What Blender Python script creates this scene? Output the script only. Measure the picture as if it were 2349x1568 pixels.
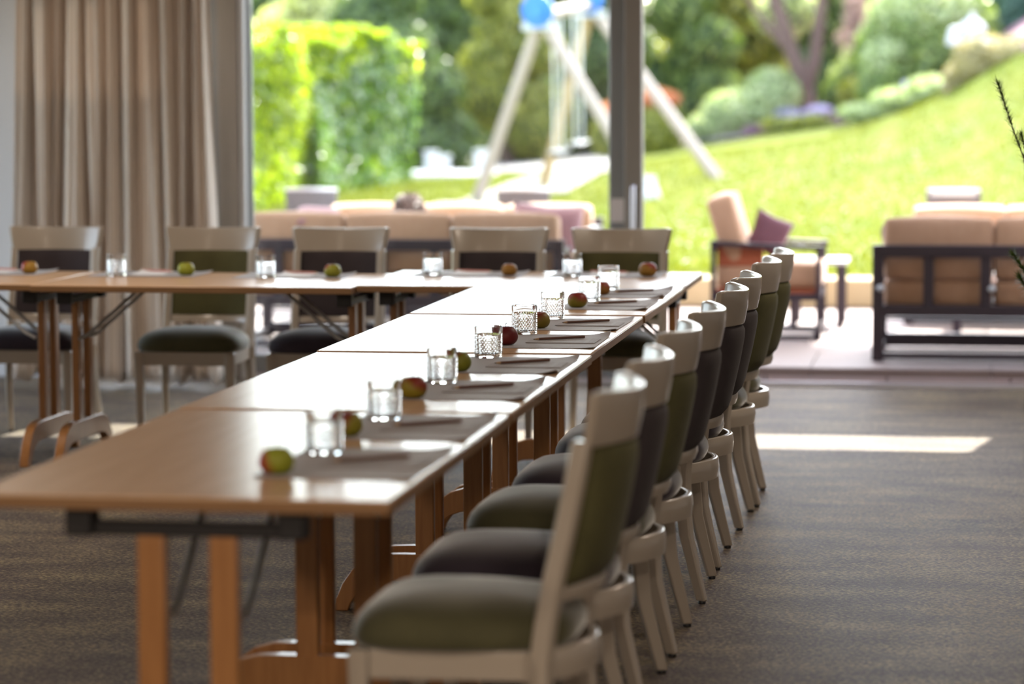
import bpy, bmesh, math, random
import numpy as np
from mathutils import Vector, Matrix
S = bpy.context.scene
for o in list(bpy.data.objects): bpy.data.objects.remove(o)
C = S.collection
R = math.radians
rnd = random.Random(7)

# ------------------------------------------------------------------ camera
cam_d = bpy.data.cameras.new('camera'); cam = bpy.data.objects.new('camera', cam_d); C.objects.link(cam)
YAW, PIT, ROL = R(9.15), R(5.125), R(-0.213)
fw = Vector((-math.sin(YAW)*math.cos(PIT), math.cos(YAW)*math.cos(PIT), -math.sin(PIT)))
r0 = Vector((math.cos(YAW), math.sin(YAW), 0)); u0 = r0.cross(fw)
rt = r0*math.cos(ROL)+u0*math.sin(ROL); up = -r0*math.sin(ROL)+u0*math.cos(ROL)
M = Matrix((rt, up, -fw)).transposed().to_4x4(); M.translation = Vector((1.0054, -4.8376, 1.4685))
cam.matrix_world = M
cam_d.sensor_width = 36; cam_d.lens = 6260/2349*36; cam_d.clip_end = 300
cam_d.dof.use_dof = True; cam_d.dof.focus_distance = 8.36; cam_d.dof.aperture_fstop = 1.9
S.camera = cam
# ------------------------------------------------------------------ sky, sun, exposure
SUN_EL, SUN_AZ = R(42.8), R(11)
w = bpy.data.worlds.new('sky'); S.world = w; w.use_nodes = True
nt = w.node_tree; nt.nodes.clear()
sky = nt.nodes.new('ShaderNodeTexSky'); sky.sky_type = 'NISHITA'; sky.sun_disc = False
sky.sun_elevation = SUN_EL; sky.sun_rotation = SUN_AZ; sky.air_density = 1.0; sky.dust_density = 1.2; sky.ozone_density = 1.0
hsv = nt.nodes.new('ShaderNodeHueSaturation'); hsv.inputs['Saturation'].default_value = 0.6
bg = nt.nodes.new('ShaderNodeBackground'); bg.inputs[1].default_value = 0.95
wo = nt.nodes.new('ShaderNodeOutputWorld')
nt.links.new(sky.outputs[0], hsv.inputs['Color']); nt.links.new(hsv.outputs[0], bg.inputs[0]); nt.links.new(bg.outputs[0], wo.inputs[0])
sun_d = bpy.data.lights.new('sun', 'SUN'); sun_d.energy = 11.0; sun_d.angle = R(0.53); sun_d.color = (1, .95, .86)
sun = bpy.data.objects.new('sun', sun_d); C.objects.link(sun)
sdir = Vector((math.sin(SUN_AZ)*math.cos(SUN_EL), math.cos(SUN_AZ)*math.cos(SUN_EL), math.sin(SUN_EL)))
sun.rotation_euler = sdir.to_track_quat('Z', 'Y').to_euler()
S.view_settings.view_transform = 'Standard'; S.view_settings.look = 'None'
S.view_settings.gamma = 1; S.view_settings.use_curve_mapping = False
S.view_settings.exposure = 1.0
S.render.film_transparent = False
# added fill lights out of view (their made-up fittings are built further down)
FILL_LAMPS = [(x, y) for x in (-2.6, 1.6) for y in (-6.0, -2.4, 1.2, 4.8)]
FILL_W = (105, 16, 5, 18)
for i, (lx, ly) in enumerate(FILL_LAMPS):
    l = bpy.data.lights.new('fill_light', 'AREA'); l.shape = 'DISK'; l.size = .42; l.energy = FILL_W[i % 4]; l.color = (1, .83, .66)
    lo = bpy.data.objects.new('fill_light', l); C.objects.link(lo); lo.location = (lx, ly, 2.73)

# ------------------------------------------------------------------ helpers
def tag(o, label=None, cat=None, group=None, kind=None):
    if label: o['label'] = label
    if cat: o['category'] = cat
    if group: o['group'] = group
    if kind: o['kind'] = kind
    return o
def empty(name, loc=(0, 0, 0), rz=0, label=None, cat=None, group=None):
    o = bpy.data.objects.new(name, None); C.objects.link(o); o.location = loc; o.rotation_euler = (0, 0, rz)
    o.empty_display_size = .1
    return tag(o, label, cat, group)
def dup(o, parent=None, first=True):
    c = o.copy(); C.objects.link(c)
    if parent: c.parent = parent
    for ch in list(o.children): dup(ch, c, False)
    return c
class MB:
    def __init__(s): s.v = []; s.f = []; s.m = []
    def add(s, vs, fs, mi=0):
        n = len(s.v); s.v += [tuple(p) for p in vs]
        for f in fs: s.f.append(tuple(i+n for i in f)); s.m.append(mi)
        return s
    def box(s, x0, x1, y0, y1, z0, z1, mi=0):
        return s.add([(x0,y0,z0),(x1,y0,z0),(x1,y1,z0),(x0,y1,z0),(x0,y0,z1),(x1,y0,z1),(x1,y1,z1),(x0,y1,z1)],
              [(0,3,2,1),(4,5,6,7),(0,1,5,4),(1,2,6,5),(2,3,7,6),(3,0,4,7)], mi)
    def loft(s, rings, closed=True, caps=True, mi=0):
        n = len(rings[0]); vs = [p for r in rings for p in r]; fs = []
        for i in range(len(rings)-1):
            for j in range(n if closed else n-1):
                a = i*n+j; b = i*n+(j+1) % n; fs.append((a, b, b+n, a+n))
        if caps: fs.append(tuple(reversed(range(n)))); fs.append(tuple((len(rings)-1)*n+j for j in range(n)))
        return s.add(vs, fs, mi)
    def sweep(s, path, hw, hd, mi=0):
        """path: list of points; hw, hd: lists (or one) of half-extent vectors -> rectangular bar"""
        rings = []
        for i, p in enumerate(path):
            a = Vector(hw[i] if isinstance(hw, list) else hw); b = Vector(hd[i] if isinstance(hd, list) else hd); p = Vector(p)
            rings.append([p-a-b, p+a-b, p+a+b, p-a+b])
        return s.loft(rings, mi=mi)
    def tube(s, path, r, n=8, mi=0):
        path = [Vector(p) for p in path]; rings = []
        for i, p in enumerate(path):
            d = (path[min(i+1, len(path)-1)]-path[max(i-1, 0)]).normalized()
            a = d.orthogonal().normalized() if i == 0 else (pa - d*pa.dot(d)).normalized()
            pa = a; b = d.cross(a); rr = r[i] if isinstance(r, (list, tuple)) else r
            rings.append([p+(a*math.cos(t)+b*math.sin(t))*rr for t in [2*math.pi*k/n for k in range(n)]])
        return s.loft(rings, mi=mi)
    def lathe(s, prof, n=24, c=(0, 0, 0), caps=True, mi=0):
        rings = [[(c[0]+r*math.cos(2*math.pi*k/n), c[1]+r*math.sin(2*math.pi*k/n), c[2]+z) for k in range(n)] for r, z in prof]
        return s.loft(rings, caps=caps, mi=mi)
    def build(s, name, mats, parent=None, bevel=0, seg=2, smooth=40, loc=None, sub=0):
        me = bpy.data.meshes.new(name); me.from_pydata(s.v, [], s.f); me.update()
        mats = mats if isinstance(mats, (list, tuple)) else [mats]
        for m in mats: me.materials.append(m)
        if len(mats) > 1: me.polygons.foreach_set('material_index', s.m)
        bm = bmesh.new(); bm.from_mesh(me); bmesh.ops.recalc_face_normals(bm, faces=bm.faces); bm.to_mesh(me); bm.free()
        if smooth:
            me.polygons.foreach_set('use_smooth', [True]*len(me.polygons)); me.set_sharp_from_angle(angle=R(smooth))
        o = bpy.data.objects.new(name, me); C.objects.link(o)
        if parent: o.parent = parent
        if loc: o.location = loc
        if bevel:
            b = o.modifiers.new('bevel', 'BEVEL'); b.width = bevel; b.segments = seg; b.limit_method = 'ANGLE'; b.angle_limit = R(35); b.harden_normals = False
        if sub:
            b = o.modifiers.new('sub', 'SUBSURF'); b.levels = sub; b.render_levels = sub
        return o
def struct(o): o['kind'] = 'structure'; return o

# ------------------------------------------------------------------ materials
def mat(name, col, rough=.5, spec=.5, metal=0, coat=0, sheen=0, trans=0, ior=1.45, noise=None, bump=None, subs=0):
    """noise: (scale, amount, colour2, stretch) mottles the colour; bump: (scale, strength, distance)"""
    m = bpy.data.materials.new(name); m.use_nodes = True; n = m.node_tree; p = n.nodes['Principled BSDF']
    p.inputs['Base Color'].default_value = (*col, 1); p.inputs['Roughness'].default_value = rough
    p.inputs['Specular IOR Level'].default_value = spec; p.inputs['Metallic'].default_value = metal
    p.inputs['Coat Weight'].default_value = coat; p.inputs['Coat Roughness'].default_value = .15
    p.inputs['Sheen Weight'].default_value = sheen; p.inputs['Sheen Roughness'].default_value = .42
    p.inputs['Transmission Weight'].default_value = trans; p.inputs['IOR'].default_value = ior
    if noise or bump: tc = n.nodes.new('ShaderNodeTexCoord')
    if noise:
        sc, amt, c2, st = noise
        mp = n.nodes.new('ShaderNodeMapping'); mp.inputs['Scale'].default_value = st
        t = n.nodes.new('ShaderNodeTexNoise'); t.inputs['Scale'].default_value = sc; t.inputs['Detail'].default_value = 5
        cr = n.nodes.new('ShaderNodeValToRGB'); cr.color_ramp.elements[0].position = .5-.5*(1-amt)*.6; cr.color_ramp.elements[1].position = .5+.5*(1-amt)*.6+.02
        cr.color_ramp.elements[0].color = (*col, 1); cr.color_ramp.elements[1].color = (*c2, 1)
        n.links.new(tc.outputs['Object'], mp.inputs[0]); n.links.new(mp.outputs[0], t.inputs[0]); n.links.new(t.outputs[0], cr.inputs[0]); n.links.new(cr.outputs[0], p.inputs['Base Color'])
    if bump:
        t2 = n.nodes.new('ShaderNodeTexNoise'); t2.inputs['Scale'].default_value = bump[0]; t2.inputs['Detail'].default_value = 3
        b = n.nodes.new('ShaderNodeBump'); b.inputs['Strength'].default_value = bump[1]; b.inputs['Distance'].default_value = bump[2]
        n.links.new(tc.outputs['Object'], t2.inputs[0]); n.links.new(t2.outputs[0], b.inputs['Height']); n.links.new(b.outputs[0], p.inputs['Normal'])
    return m
def leaf_mat(name, c1, c2, c3=None, rough=.45, trans=.35, spec=.5, tint=(1.5, 1.55, .7)):
    m = bpy.data.materials.new(name); m.use_nodes = True; n = m.node_tree; n.nodes.clear()
    g = n.nodes.new('ShaderNodeNewGeometry'); cr = n.nodes.new('ShaderNodeValToRGB')
    cr.color_ramp.elements[0].color = (*c1, 1); cr.color_ramp.elements[1].color = (*c2, 1)
    if c3: e = cr.color_ramp.elements.new(.93); cr.color_ramp.elements[1].position = .8; cr.color_ramp.elements[-1].color = (*c3, 1)
    p = n.nodes.new('ShaderNodeBsdfPrincipled'); p.inputs['Roughness'].default_value = rough; p.inputs['Specular IOR Level'].default_value = spec
    tr = n.nodes.new('ShaderNodeBsdfTranslucent'); mx = n.nodes.new('ShaderNodeMixShader'); mx.inputs[0].default_value = trans
    o = n.nodes.new('ShaderNodeOutputMaterial')
    br = n.nodes.new('ShaderNodeMixRGB'); br.blend_type = 'MULTIPLY'; br.inputs[0].default_value = 1; br.inputs[2].default_value = (*tint, 1)
    n.links.new(g.outputs['Random Per Island'], cr.inputs[0]); n.links.new(cr.outputs[0], p.inputs['Base Color'])
    n.links.new(cr.outputs[0], br.inputs[1]); n.links.new(br.outputs[0], tr.inputs[0])
    n.links.new(p.outputs[0], mx.inputs[1]); n.links.new(tr.outputs[0], mx.inputs[2]); n.links.new(mx.outputs[0], o.inputs[0])
    return m
def thin_glass(name, tint=(.97, .99, .98)):
    m = bpy.data.materials.new(name); m.use_nodes = True; n = m.node_tree; n.nodes.clear()
    t = n.nodes.new('ShaderNodeBsdfTransparent'); t.inputs[0].default_value = (*tint, 1)
    g = n.nodes.new('ShaderNodeBsdfGlossy'); g.inputs['Roughness'].default_value = .02
    f = n.nodes.new('ShaderNodeFresnel'); f.inputs[0].default_value = 1.5
    ge = n.nodes.new('ShaderNodeNewGeometry'); mr = n.nodes.new('ShaderNodeMapRange'); mr.inputs['To Min'].default_value = 1.5; mr.inputs['To Max'].default_value = 1/1.5
    n.links.new(ge.outputs['Backfacing'], mr.inputs['Value']); n.links.new(mr.outputs[0], f.inputs[0])
    mx = n.nodes.new('ShaderNodeMixShader'); o = n.nodes.new('ShaderNodeOutputMaterial')
    n.links.new(f.outputs[0], mx.inputs[0]); n.links.new(t.outputs[0], mx.inputs[1]); n.links.new(g.outputs[0], mx.inputs[2]); n.links.new(mx.outputs[0], o.inputs[0])
    return m

LACQ = mat('taupe_lacquer', (.385, .335, .28), rough=.30, coat=.45)
GREENB = mat('green_velvet_back', (.060, .056, .020), rough=.9, sheen=.05, noise=(9, .3, (.085, .08, .03), (1, 1, 1)), bump=(900, .15, .001))
PURPB = mat('aubergine_velvet_back', (.032, .024, .028), rough=.9, sheen=.05, noise=(9, .3, (.045, .035, .04), (1, 1, 1)), bump=(900, .15, .001))
GREENV = mat('green_velvet', (.055, .052, .024), rough=.7, spec=.25, sheen=.65, noise=(9, .3, (.085, .08, .038), (1, 1, 1)), bump=(900, .15, .001))
PURPV = mat('aubergine_velvet', (.030, .022, .034), rough=.7, spec=.25, sheen=.65, noise=(9, .3, (.045, .034, .050), (1, 1, 1)), bump=(900, .15, .001))
BEECH_TOP = mat('beech_laminate', (.52, .335, .205), rough=.27, spec=.14, noise=(3.2, .35, (.58, .385, .245), (1, 14, 1)), bump=(260, .05, .0006))
BEECH_TOPY = mat('beech_laminate_long', (.52, .335, .205), rough=.27, spec=.14, noise=(3.2, .35, (.58, .385, .245), (1, 14, 1)), bump=(260, .05, .0006))
EDGE = mat('beech_edge', (.25, .135, .060), rough=.4, noise=(6, .3, (.20, .105, .045), (1, 1, 12)))
BEECH = mat('beech_legs', (.36, .165, .055), rough=.38, coat=.2, noise=(5, .3, (.27, .115, .035), (14, 14, 1)))
BLACKP = mat('black_plastic', (.012, .011, .013), rough=.45)
STEEL = mat('grey_steel', (.42, .43, .45), rough=.3, metal=.9)
CHROME = mat('glide_metal', (.5, .5, .5), rough=.2, metal=1)
MATF = mat('grey_placemat', (.235, .205, .21), rough=.75, sheen=.2, noise=(400, .2, (.28, .25, .25), (1, 1, 1)), bump=(1200, .25, .0006))
PAPER = mat('kraft_paper', (.29, .26, .255), rough=.7)
PAPERW = mat('white_paper', (.78, .78, .80), rough=.6)
PENCIL = mat('brown_pencil', (.13, .062, .045), rough=.5)
PENTIP = mat('pencil_wood', (.42, .27, .15), rough=.7)
LEAD = mat('pencil_lead', (.02, .02, .02), rough=.4)
PENRED = mat('red_pencil', (.55, .25, .22), rough=.5)
STALK = mat('apple_stalk', (.06, .035, .015), rough=.8)
GLASS = mat('tumbler_glass', (1, 1, 1), rough=0, trans=1, ior=1.40)
WALLM = mat('wall_paint', (.56, .55, .56), rough=.9, bump=(160, .2, .002))
CEIL = mat('ceiling_paint', (.7, .69, .67), rough=.95)
FRAME = mat('window_frame_taupe', (.27, .245, .225), rough=.5)
FRAMED = mat('window_frame_grey', (.22, .225, .235), rough=.45)
FRAMEL = mat('window_frame_light', (.62, .62, .64), rough=.5)
ALU = mat('brushed_aluminium', (.62, .60, .64), rough=.35, metal=.6)
LAMPM = mat('fill_lamp_housing', (.7, .7, .7), rough=.5)
PANE = thin_glass('window_pane')
STONE = mat('terrace_stone', (.215, .160, .145), rough=.7, noise=(3, .3, (.25, .19, .172), (1, 1, 1)), bump=(60, .2, .003))
STONE2 = mat('terrace_riser_stone', (.40, .33, .31), rough=.8, noise=(5, .3, (.47, .36, .35), (1, 1, 1)), bump=(60, .3, .003))
KERB = mat('sandstone_kerb', (.50, .36, .20), rough=.85, noise=(2, .3, (.58, .46, .28), (1, 1, 1)), bump=(40, .3, .004))
DARKM = mat('anthracite_metal', (.042, .030, .040), rough=.42)
CUSH = mat('sand_cushion', (.40, .23, .14), rough=.9, sheen=.2, noise=(30, .2, (.44, .265, .165), (1, 1, 1)), bump=(300, .2, .001))
MAUVE = mat('mauve_pillow', (.12, .045, .06), rough=.9, sheen=.3, bump=(200, .2, .001))
ROSE = mat('rose_pillow', (.34, .17, .18), rough=.9, sheen=.3, bump=(200, .2, .001))
PALEY = mat('pale_yellow_pillow', (.62, .62, .33), rough=.9, bump=(200, .2, .001))
ORANGE = mat('rust_webbing', (.33, .085, .035), rough=.7)
WICKER = mat('grey_wicker', (.11, .095, .10), rough=.8, noise=(60, .2, (.17, .15, .16), (1, 1, 3)), bump=(120, .6, .01))
WHITE = mat('white_paint', (.5, .5, .5), rough=.9, spec=.2)
WOODP = mat('pale_timber', (.34, .28, .23), rough=.7, noise=(4, .3, (.33, .26, .21), (6, 6, 1)))
WOODB = mat('brown_timber', (.33, .23, .11), rough=.7)
BLUEP = mat('blue_plastic', (.03, .17, .52), rough=.35)
CHAIN = mat('swing_chain', (.5, .5, .5), rough=.35, metal=.8)
SAND = mat('play_sand', (.25, .225, .21), rough=.95, noise=(1.2, .3, (.30, .275, .26), (1, 1, 1)))
MULCH = mat('bark_mulch', (.17, .085, .095), rough=.95, noise=(3, .2, (.28, .15, .17), (1, 1, 1)), bump=(8, .8, .05))
BARK = mat('bark', (.075, .045, .035), rough=.95, noise=(5, .3, (.13, .085, .07), (1, 1, .2)), bump=(20, .6, .02))
STONEW = mat('pale_stone', (.42, .41, .44), rough=.8, bump=(30, .3, .01))
CANVAS = bpy.data.materials.new('awning_canvas'); CANVAS.use_nodes = True; _n = CANVAS.node_tree; _n.nodes.clear()
_d = _n.nodes.new('ShaderNodeBsdfDiffuse'); _d.inputs[0].default_value = (.75, .73, .70, 1); _t = _n.nodes.new('ShaderNodeBsdfTranslucent'); _t.inputs[0].default_value = (.8, .78, .74, 1)
_m = _n.nodes.new('ShaderNodeMixShader'); _m.inputs[0].default_value = .28; _o = _n.nodes.new('ShaderNodeOutputMaterial')
_n.links.new(_d.outputs[0], _m.inputs[1]); _n.links.new(_t.outputs[0], _m.inputs[2]); _n.links.new(_m.outputs[0], _o.inputs[0])
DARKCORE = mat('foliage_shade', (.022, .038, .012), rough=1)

# carpet: dark grey-brown loop pile with olive flecks and a fine diagonal rib
def carpet_mat():
    m = bpy.data.materials.new('carpet'); m.use_nodes = True; n = m.node_tree; L = n.links; p = n.nodes['Principled BSDF']
    tc = n.nodes.new('ShaderNodeTexCoord')
    def noise(sc, st, det=2, rot=0):
        mp = n.nodes.new('ShaderNodeMapping'); mp.inputs['Scale'].default_value = st; mp.inputs['Rotation'].default_value = (0, 0, rot)
        t = n.nodes.new('ShaderNodeTexNoise'); t.inputs['Scale'].default_value = sc; t.inputs['Detail'].default_value = det
        L.new(tc.outputs['Object'], mp.inputs[0]); L.new(mp.outputs[0], t.inputs[0]); return t.outputs[0]
    def math_(op, a, b=None):
        x = n.nodes.new('ShaderNodeMath'); x.operation = op
        for i, q in enumerate((a, b)):
            if q is None: continue
            if isinstance(q, (int, float)): x.inputs[i].default_value = q
            else: L.new(q, x.inputs[i])
        return x.outputs[0]
    def ramp(f, stops):
        r = n.nodes.new('ShaderNodeValToRGB'); e = r.color_ramp.elements
        e[0].position, e[0].color = stops[0][0], (*stops[0][1], 1); e[1].position, e[1].color = stops[-1][0], (*stops[-1][1], 1)
        for q, c in stops[1:-1]: k = e.new(q); k.color = (*c, 1)
        L.new(f, r.inputs[0]); return r.outputs[0]
    patch = noise(2.6, (1, 2.2, 1), 5, R(8)); fleck = noise(120, (.7, 1.7, 1), 1, R(18)); fleck2 = noise(34, (1, 2.4, 1), 3, R(12))
    v = math_('ADD', math_('MULTIPLY', fleck, .8), math_('ADD', math_('MULTIPLY', patch, .36), math_('MULTIPLY', fleck2, .42)))
    col = ramp(v, [(.68, (.058, .044, .041)), (.79, (.112, .088, .078)), (.88, (.225, .180, .115)), (.98, (.40, .33, .18))])
    L.new(col, p.inputs['Base Color']); p.inputs['Roughness'].default_value = .6; p.inputs['Specular IOR Level'].default_value = .08; p.inputs['Specular Tint'].default_value = (1, .88, .8, 1); p.inputs['Sheen Weight'].default_value = .10; p.inputs['Sheen Roughness'].default_value = .425; p.inputs['Sheen Tint'].default_value = (1, .86, .78, 1)
    mp = n.nodes.new('ShaderNodeMapping'); mp.inputs['Rotation'].default_value = (0, 0, R(62)); L.new(tc.outputs['Object'], mp.inputs[0])
    wv = n.nodes.new('ShaderNodeTexWave'); wv.inputs['Scale'].default_value = 42; wv.inputs['Distortion'].default_value = 1.5; wv.inputs['Detail'].default_value = 1; L.new(mp.outputs[0], wv.inputs[0])
    h = math_('ADD', math_('MULTIPLY', wv.outputs[1], .6), fleck)
    b = n.nodes.new('ShaderNodeBump'); b.inputs['Strength'].default_value = .9; b.inputs['Distance'].default_value = .004
    L.new(h, b.inputs['Height']); L.new(b.outputs[0], p.inputs['Normal'])
    return m
CARPET = carpet_mat()
def curtain_mat():
    m = bpy.data.materials.new('curtain_fabric'); m.use_nodes = True; n = m.node_tree; L = n.links; p = n.nodes['Principled BSDF']
    uv = n.nodes.new('ShaderNodeUVMap'); uv.uv_map = 'u'
    mp = n.nodes.new('ShaderNodeMapping'); mp.inputs['Scale'].default_value = (1, .01, 1); L.new(uv.outputs[0], mp.inputs[0])
    t = n.nodes.new('ShaderNodeTexNoise'); t.inputs['Scale'].default_value = 90; t.inputs['Detail'].default_value = 3; L.new(mp.outputs[0], t.inputs[0])
    cr = n.nodes.new('ShaderNodeValToRGB'); cr.color_ramp.elements[0].position = .38; cr.color_ramp.elements[1].position = .62
    cr.color_ramp.elements[0].color = (.56, .47, .40, 1); cr.color_ramp.elements[1].color = (.80, .70, .61, 1)
    L.new(t.outputs[0], cr.inputs[0]); L.new(cr.outputs[0], p.inputs['Base Color']); p.inputs['Roughness'].default_value = .9; p.inputs['Sheen Weight'].default_value = .2
    tr = n.nodes.new('ShaderNodeBsdfTranslucent'); mx = n.nodes.new('ShaderNodeMixShader'); mx.inputs[0].default_value = .16; o = n.nodes['Material Output']
    L.new(cr.outputs[0], tr.inputs[0]); L.new(p.outputs[0], mx.inputs[1]); L.new(tr.outputs[0], mx.inputs[2]); L.new(mx.outputs[0], o.inputs[0])
    return m
CURT = curtain_mat()
def apple_mat(name, base, blush, lean, amt):
    """base skin colour with a blush on one side (lean = direction in apple space)"""
    base = tuple(.72*c for c in base); blush = tuple(.72*c for c in blush); amt = amt+lean[2]*.82
    m = bpy.data.materials.new(name); m.use_nodes = True; n = m.node_tree; L = n.links; p = n.nodes['Principled BSDF']
    tc = n.nodes.new('ShaderNodeTexCoord'); dp = n.nodes.new('ShaderNodeVectorMath'); dp.operation = 'DOT_PRODUCT'; dp.inputs[1].default_value = [q/.034 for q in lean]
    t = n.nodes.new('ShaderNodeTexNoise'); t.inputs['Scale'].default_value = 60; t.inputs['Detail'].default_value = 4
    mp = n.nodes.new('ShaderNodeMapping'); mp.inputs['Scale'].default_value = (1, 1, .35)
    a = n.nodes.new('ShaderNodeMath'); a.operation = 'MULTIPLY_ADD'; a.inputs[1].default_value = .9
    cr = n.nodes.new('ShaderNodeValToRGB'); a2 = n.nodes.new('ShaderNodeMath'); a2.operation = 'SUBTRACT'; a2.inputs[1].default_value = amt-.1; cr.color_ramp.elements[0].position = .1; cr.color_ramp.elements[1].position = .65
    cr.color_ramp.elements[0].color = (*base, 1); cr.color_ramp.elements[1].color = (*blush, 1)
    L.new(tc.outputs['Object'], dp.inputs[0]); L.new(tc.outputs['Object'], mp.inputs[0]); L.new(mp.outputs[0], t.inputs[0])
    L.new(t.outputs[0], a.inputs[0]); L.new(dp.outputs['Value'], a.inputs[2]); L.new(a.outputs[0], a2.inputs[0]); L.new(a2.outputs[0], cr.inputs[0]); L.new(cr.outputs[0], p.inputs['Base Color'])
    p.inputs['Roughness'].default_value = .48; p.inputs['Specular IOR Level'].default_value = .35
    return m

# ------------------------------------------------------------------ the room
XL, XR, YB, YW, HC = -6.0, 5.2, -9.0, 9.05, 2.78
struct(MB().box(XL, XR, YB, 9.0, -.2, 0).build('floor', CARPET, smooth=0))
struct(MB().box(XL, XR, YB, 9.25, HC, HC+.2).build('ceiling', CEIL, smooth=0))
struct(MB().box(XL-.2, XL, YB, 5.3, 0, HC).box(XL-.2, XL, 8.3, 9.25, 0, HC).box(XL-.2, XL, 5.3, 8.3, 0, .25).box(XL-.2, XL, 5.3, 8.3, 2.53, HC).build('wall_left', WALLM, smooth=0))
struct(MB().box(XL-.2, XR+.2, YB-.2, YB, 0, HC).build('wall_behind', WALLM, smooth=0))
wb = MB(); wb.box(XL, -3.72, 9.0, 9.25, 0, HC); wb.box(1.70, XR, 9.0, 9.16, 0, HC); wb.box(-3.72, 1.70, 9.0, 9.16, 2.53, HC)
struct(wb.build('wall_garden', WALLM, smooth=0))
# right wall solid, band of windows in the left wall
wr = MB(); wr.box(XR, XR+.2, YB, 9.25, 0, HC)
struct(wr.build('wall_right', WALLM, smooth=0))
for nm_w, X0 in (('window_2', XL-.17),):
    wf = struct(MB().box(X0+.05, X0+.12, 5.3, 8.3, .25, .31).box(X0+.05, X0+.12, 5.3, 8.3, 2.39, 2.53).build(nm_w, FRAME, smooth=0))
    for k in range(4):
        y = 5.3+1.0*k
        MB().box(X0+.05, X0+.12, max(5.3, y-.035), min(8.3, y+.035), .31, 2.39).build('mullion', FRAME, wf, smooth=0)
    for k in range(3):
        y = 5.3+1.0*k
        MB().box(X0+.08, X0+.09, y+.04, y+.96, .31, 2.39).build('pane', PANE, wf, smooth=0)
for i, (lx, ly) in enumerate(FILL_LAMPS):
    pass
# garden window: fixed pane on the left, open sliding leaf on the right
W1 = empty('window_1', (-1.65, 9.06, 0)); struct(W1)
def wpart(name, m, *b, bevel=.004): return MB().box(b[0]+1.65, b[1]+1.65, b[2]-9.06, b[3]-9.06, b[4], b[5]).build(name, m, W1, bevel=bevel)
wpart('jamb_recess', FRAMED, -2.84, -2.755, 9.03, 9.14, 0, 2.53)
wpart('jamb', FRAME, -2.765, -2.655, 8.98, 9.14, 0, 2.53)
wpart('lit_return', FRAMEL, -2.655, -2.628, 8.995, 9.10, 0, 2.53)  # side return catching daylight, the brightness put into a pale colour
wpart('bottom_rail', FRAMED, -2.628, -.72, 9.05, 9.12, .03, .125)
wpart('top_rail', FRAMED, -2.628, -.72, 9.05, 9.12, 2.45, 2.53)
wpart('gasket', FRAMED, -2.628, -2.61, 9.06, 9.11, .125, 2.45, bevel=0)
wpart('pane', PANE, -2.61, -.725, 9.08, 9.088, .125, 2.45, bevel=0)
wpart('mullion', FRAMED, -.725, -.63, 9.03, 9.13, .02, 2.53, bevel=.012)
wpart('sliding_stile', FRAME, -.64, -.548, 8.975, 9.07, .02, 2.53, bevel=.006)
hd = MB().tube([(1.06, -.10, .45), (1.06, -.118, .46), (1.06, -.118, 1.0), (1.06, -.10, 1.015)], .011, 10).build('handle', ALU, W1)
wpart('lock_plate', ALU, -.715, -.64, 9.022, 9.03, .83, .95, bevel=0)
# curtained side light behind the curtain
W3 = struct(MB().box(-3.72, -3.64, 9.03, 9.13, 0, 2.53).box(-3.64, -2.84, 9.05, 9.12, .02, .12).box(-3.64, -2.84, 9.05, 9.12, 2.45, 2.53).build('window_3', FRAMED, smooth=0))
MB().box(-3.64, -2.84, 9.08, 9.088, .12, 2.45).build('pane', PANE, W3, smooth=0)
D1 = struct(MB().box(1.60, 1.70, 8.98, 9.14, 0, 2.53).box(-.54, 1.60, 9.05, 9.12, 2.45, 2.53).build('door_1', FRAME, bevel=.004))
struct(MB().box(-2.63, 1.62, 8.985, 9.045, 0, .016).box(-2.63, 1.62, 9.0, 9.01, .016, .024).box(-2.63, 1.62, 9.03, 9.036, .016, .024).build('trim_1', ALU, smooth=0))
struct(MB().box(-2.63, 1.60, 9.0, 9.16, -.05, .0).build('trim_2', STONE2, smooth=0))
bb = struct(MB().box(XL, -3.75, 8.985, 9.0, 0, .07).build('baseboard_garden', FRAMEL, smooth=0))
struct(MB().box(XL, XL+.015, YB, 9.0, 0, .07).build('baseboard_left', FRAMEL, smooth=0))

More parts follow.
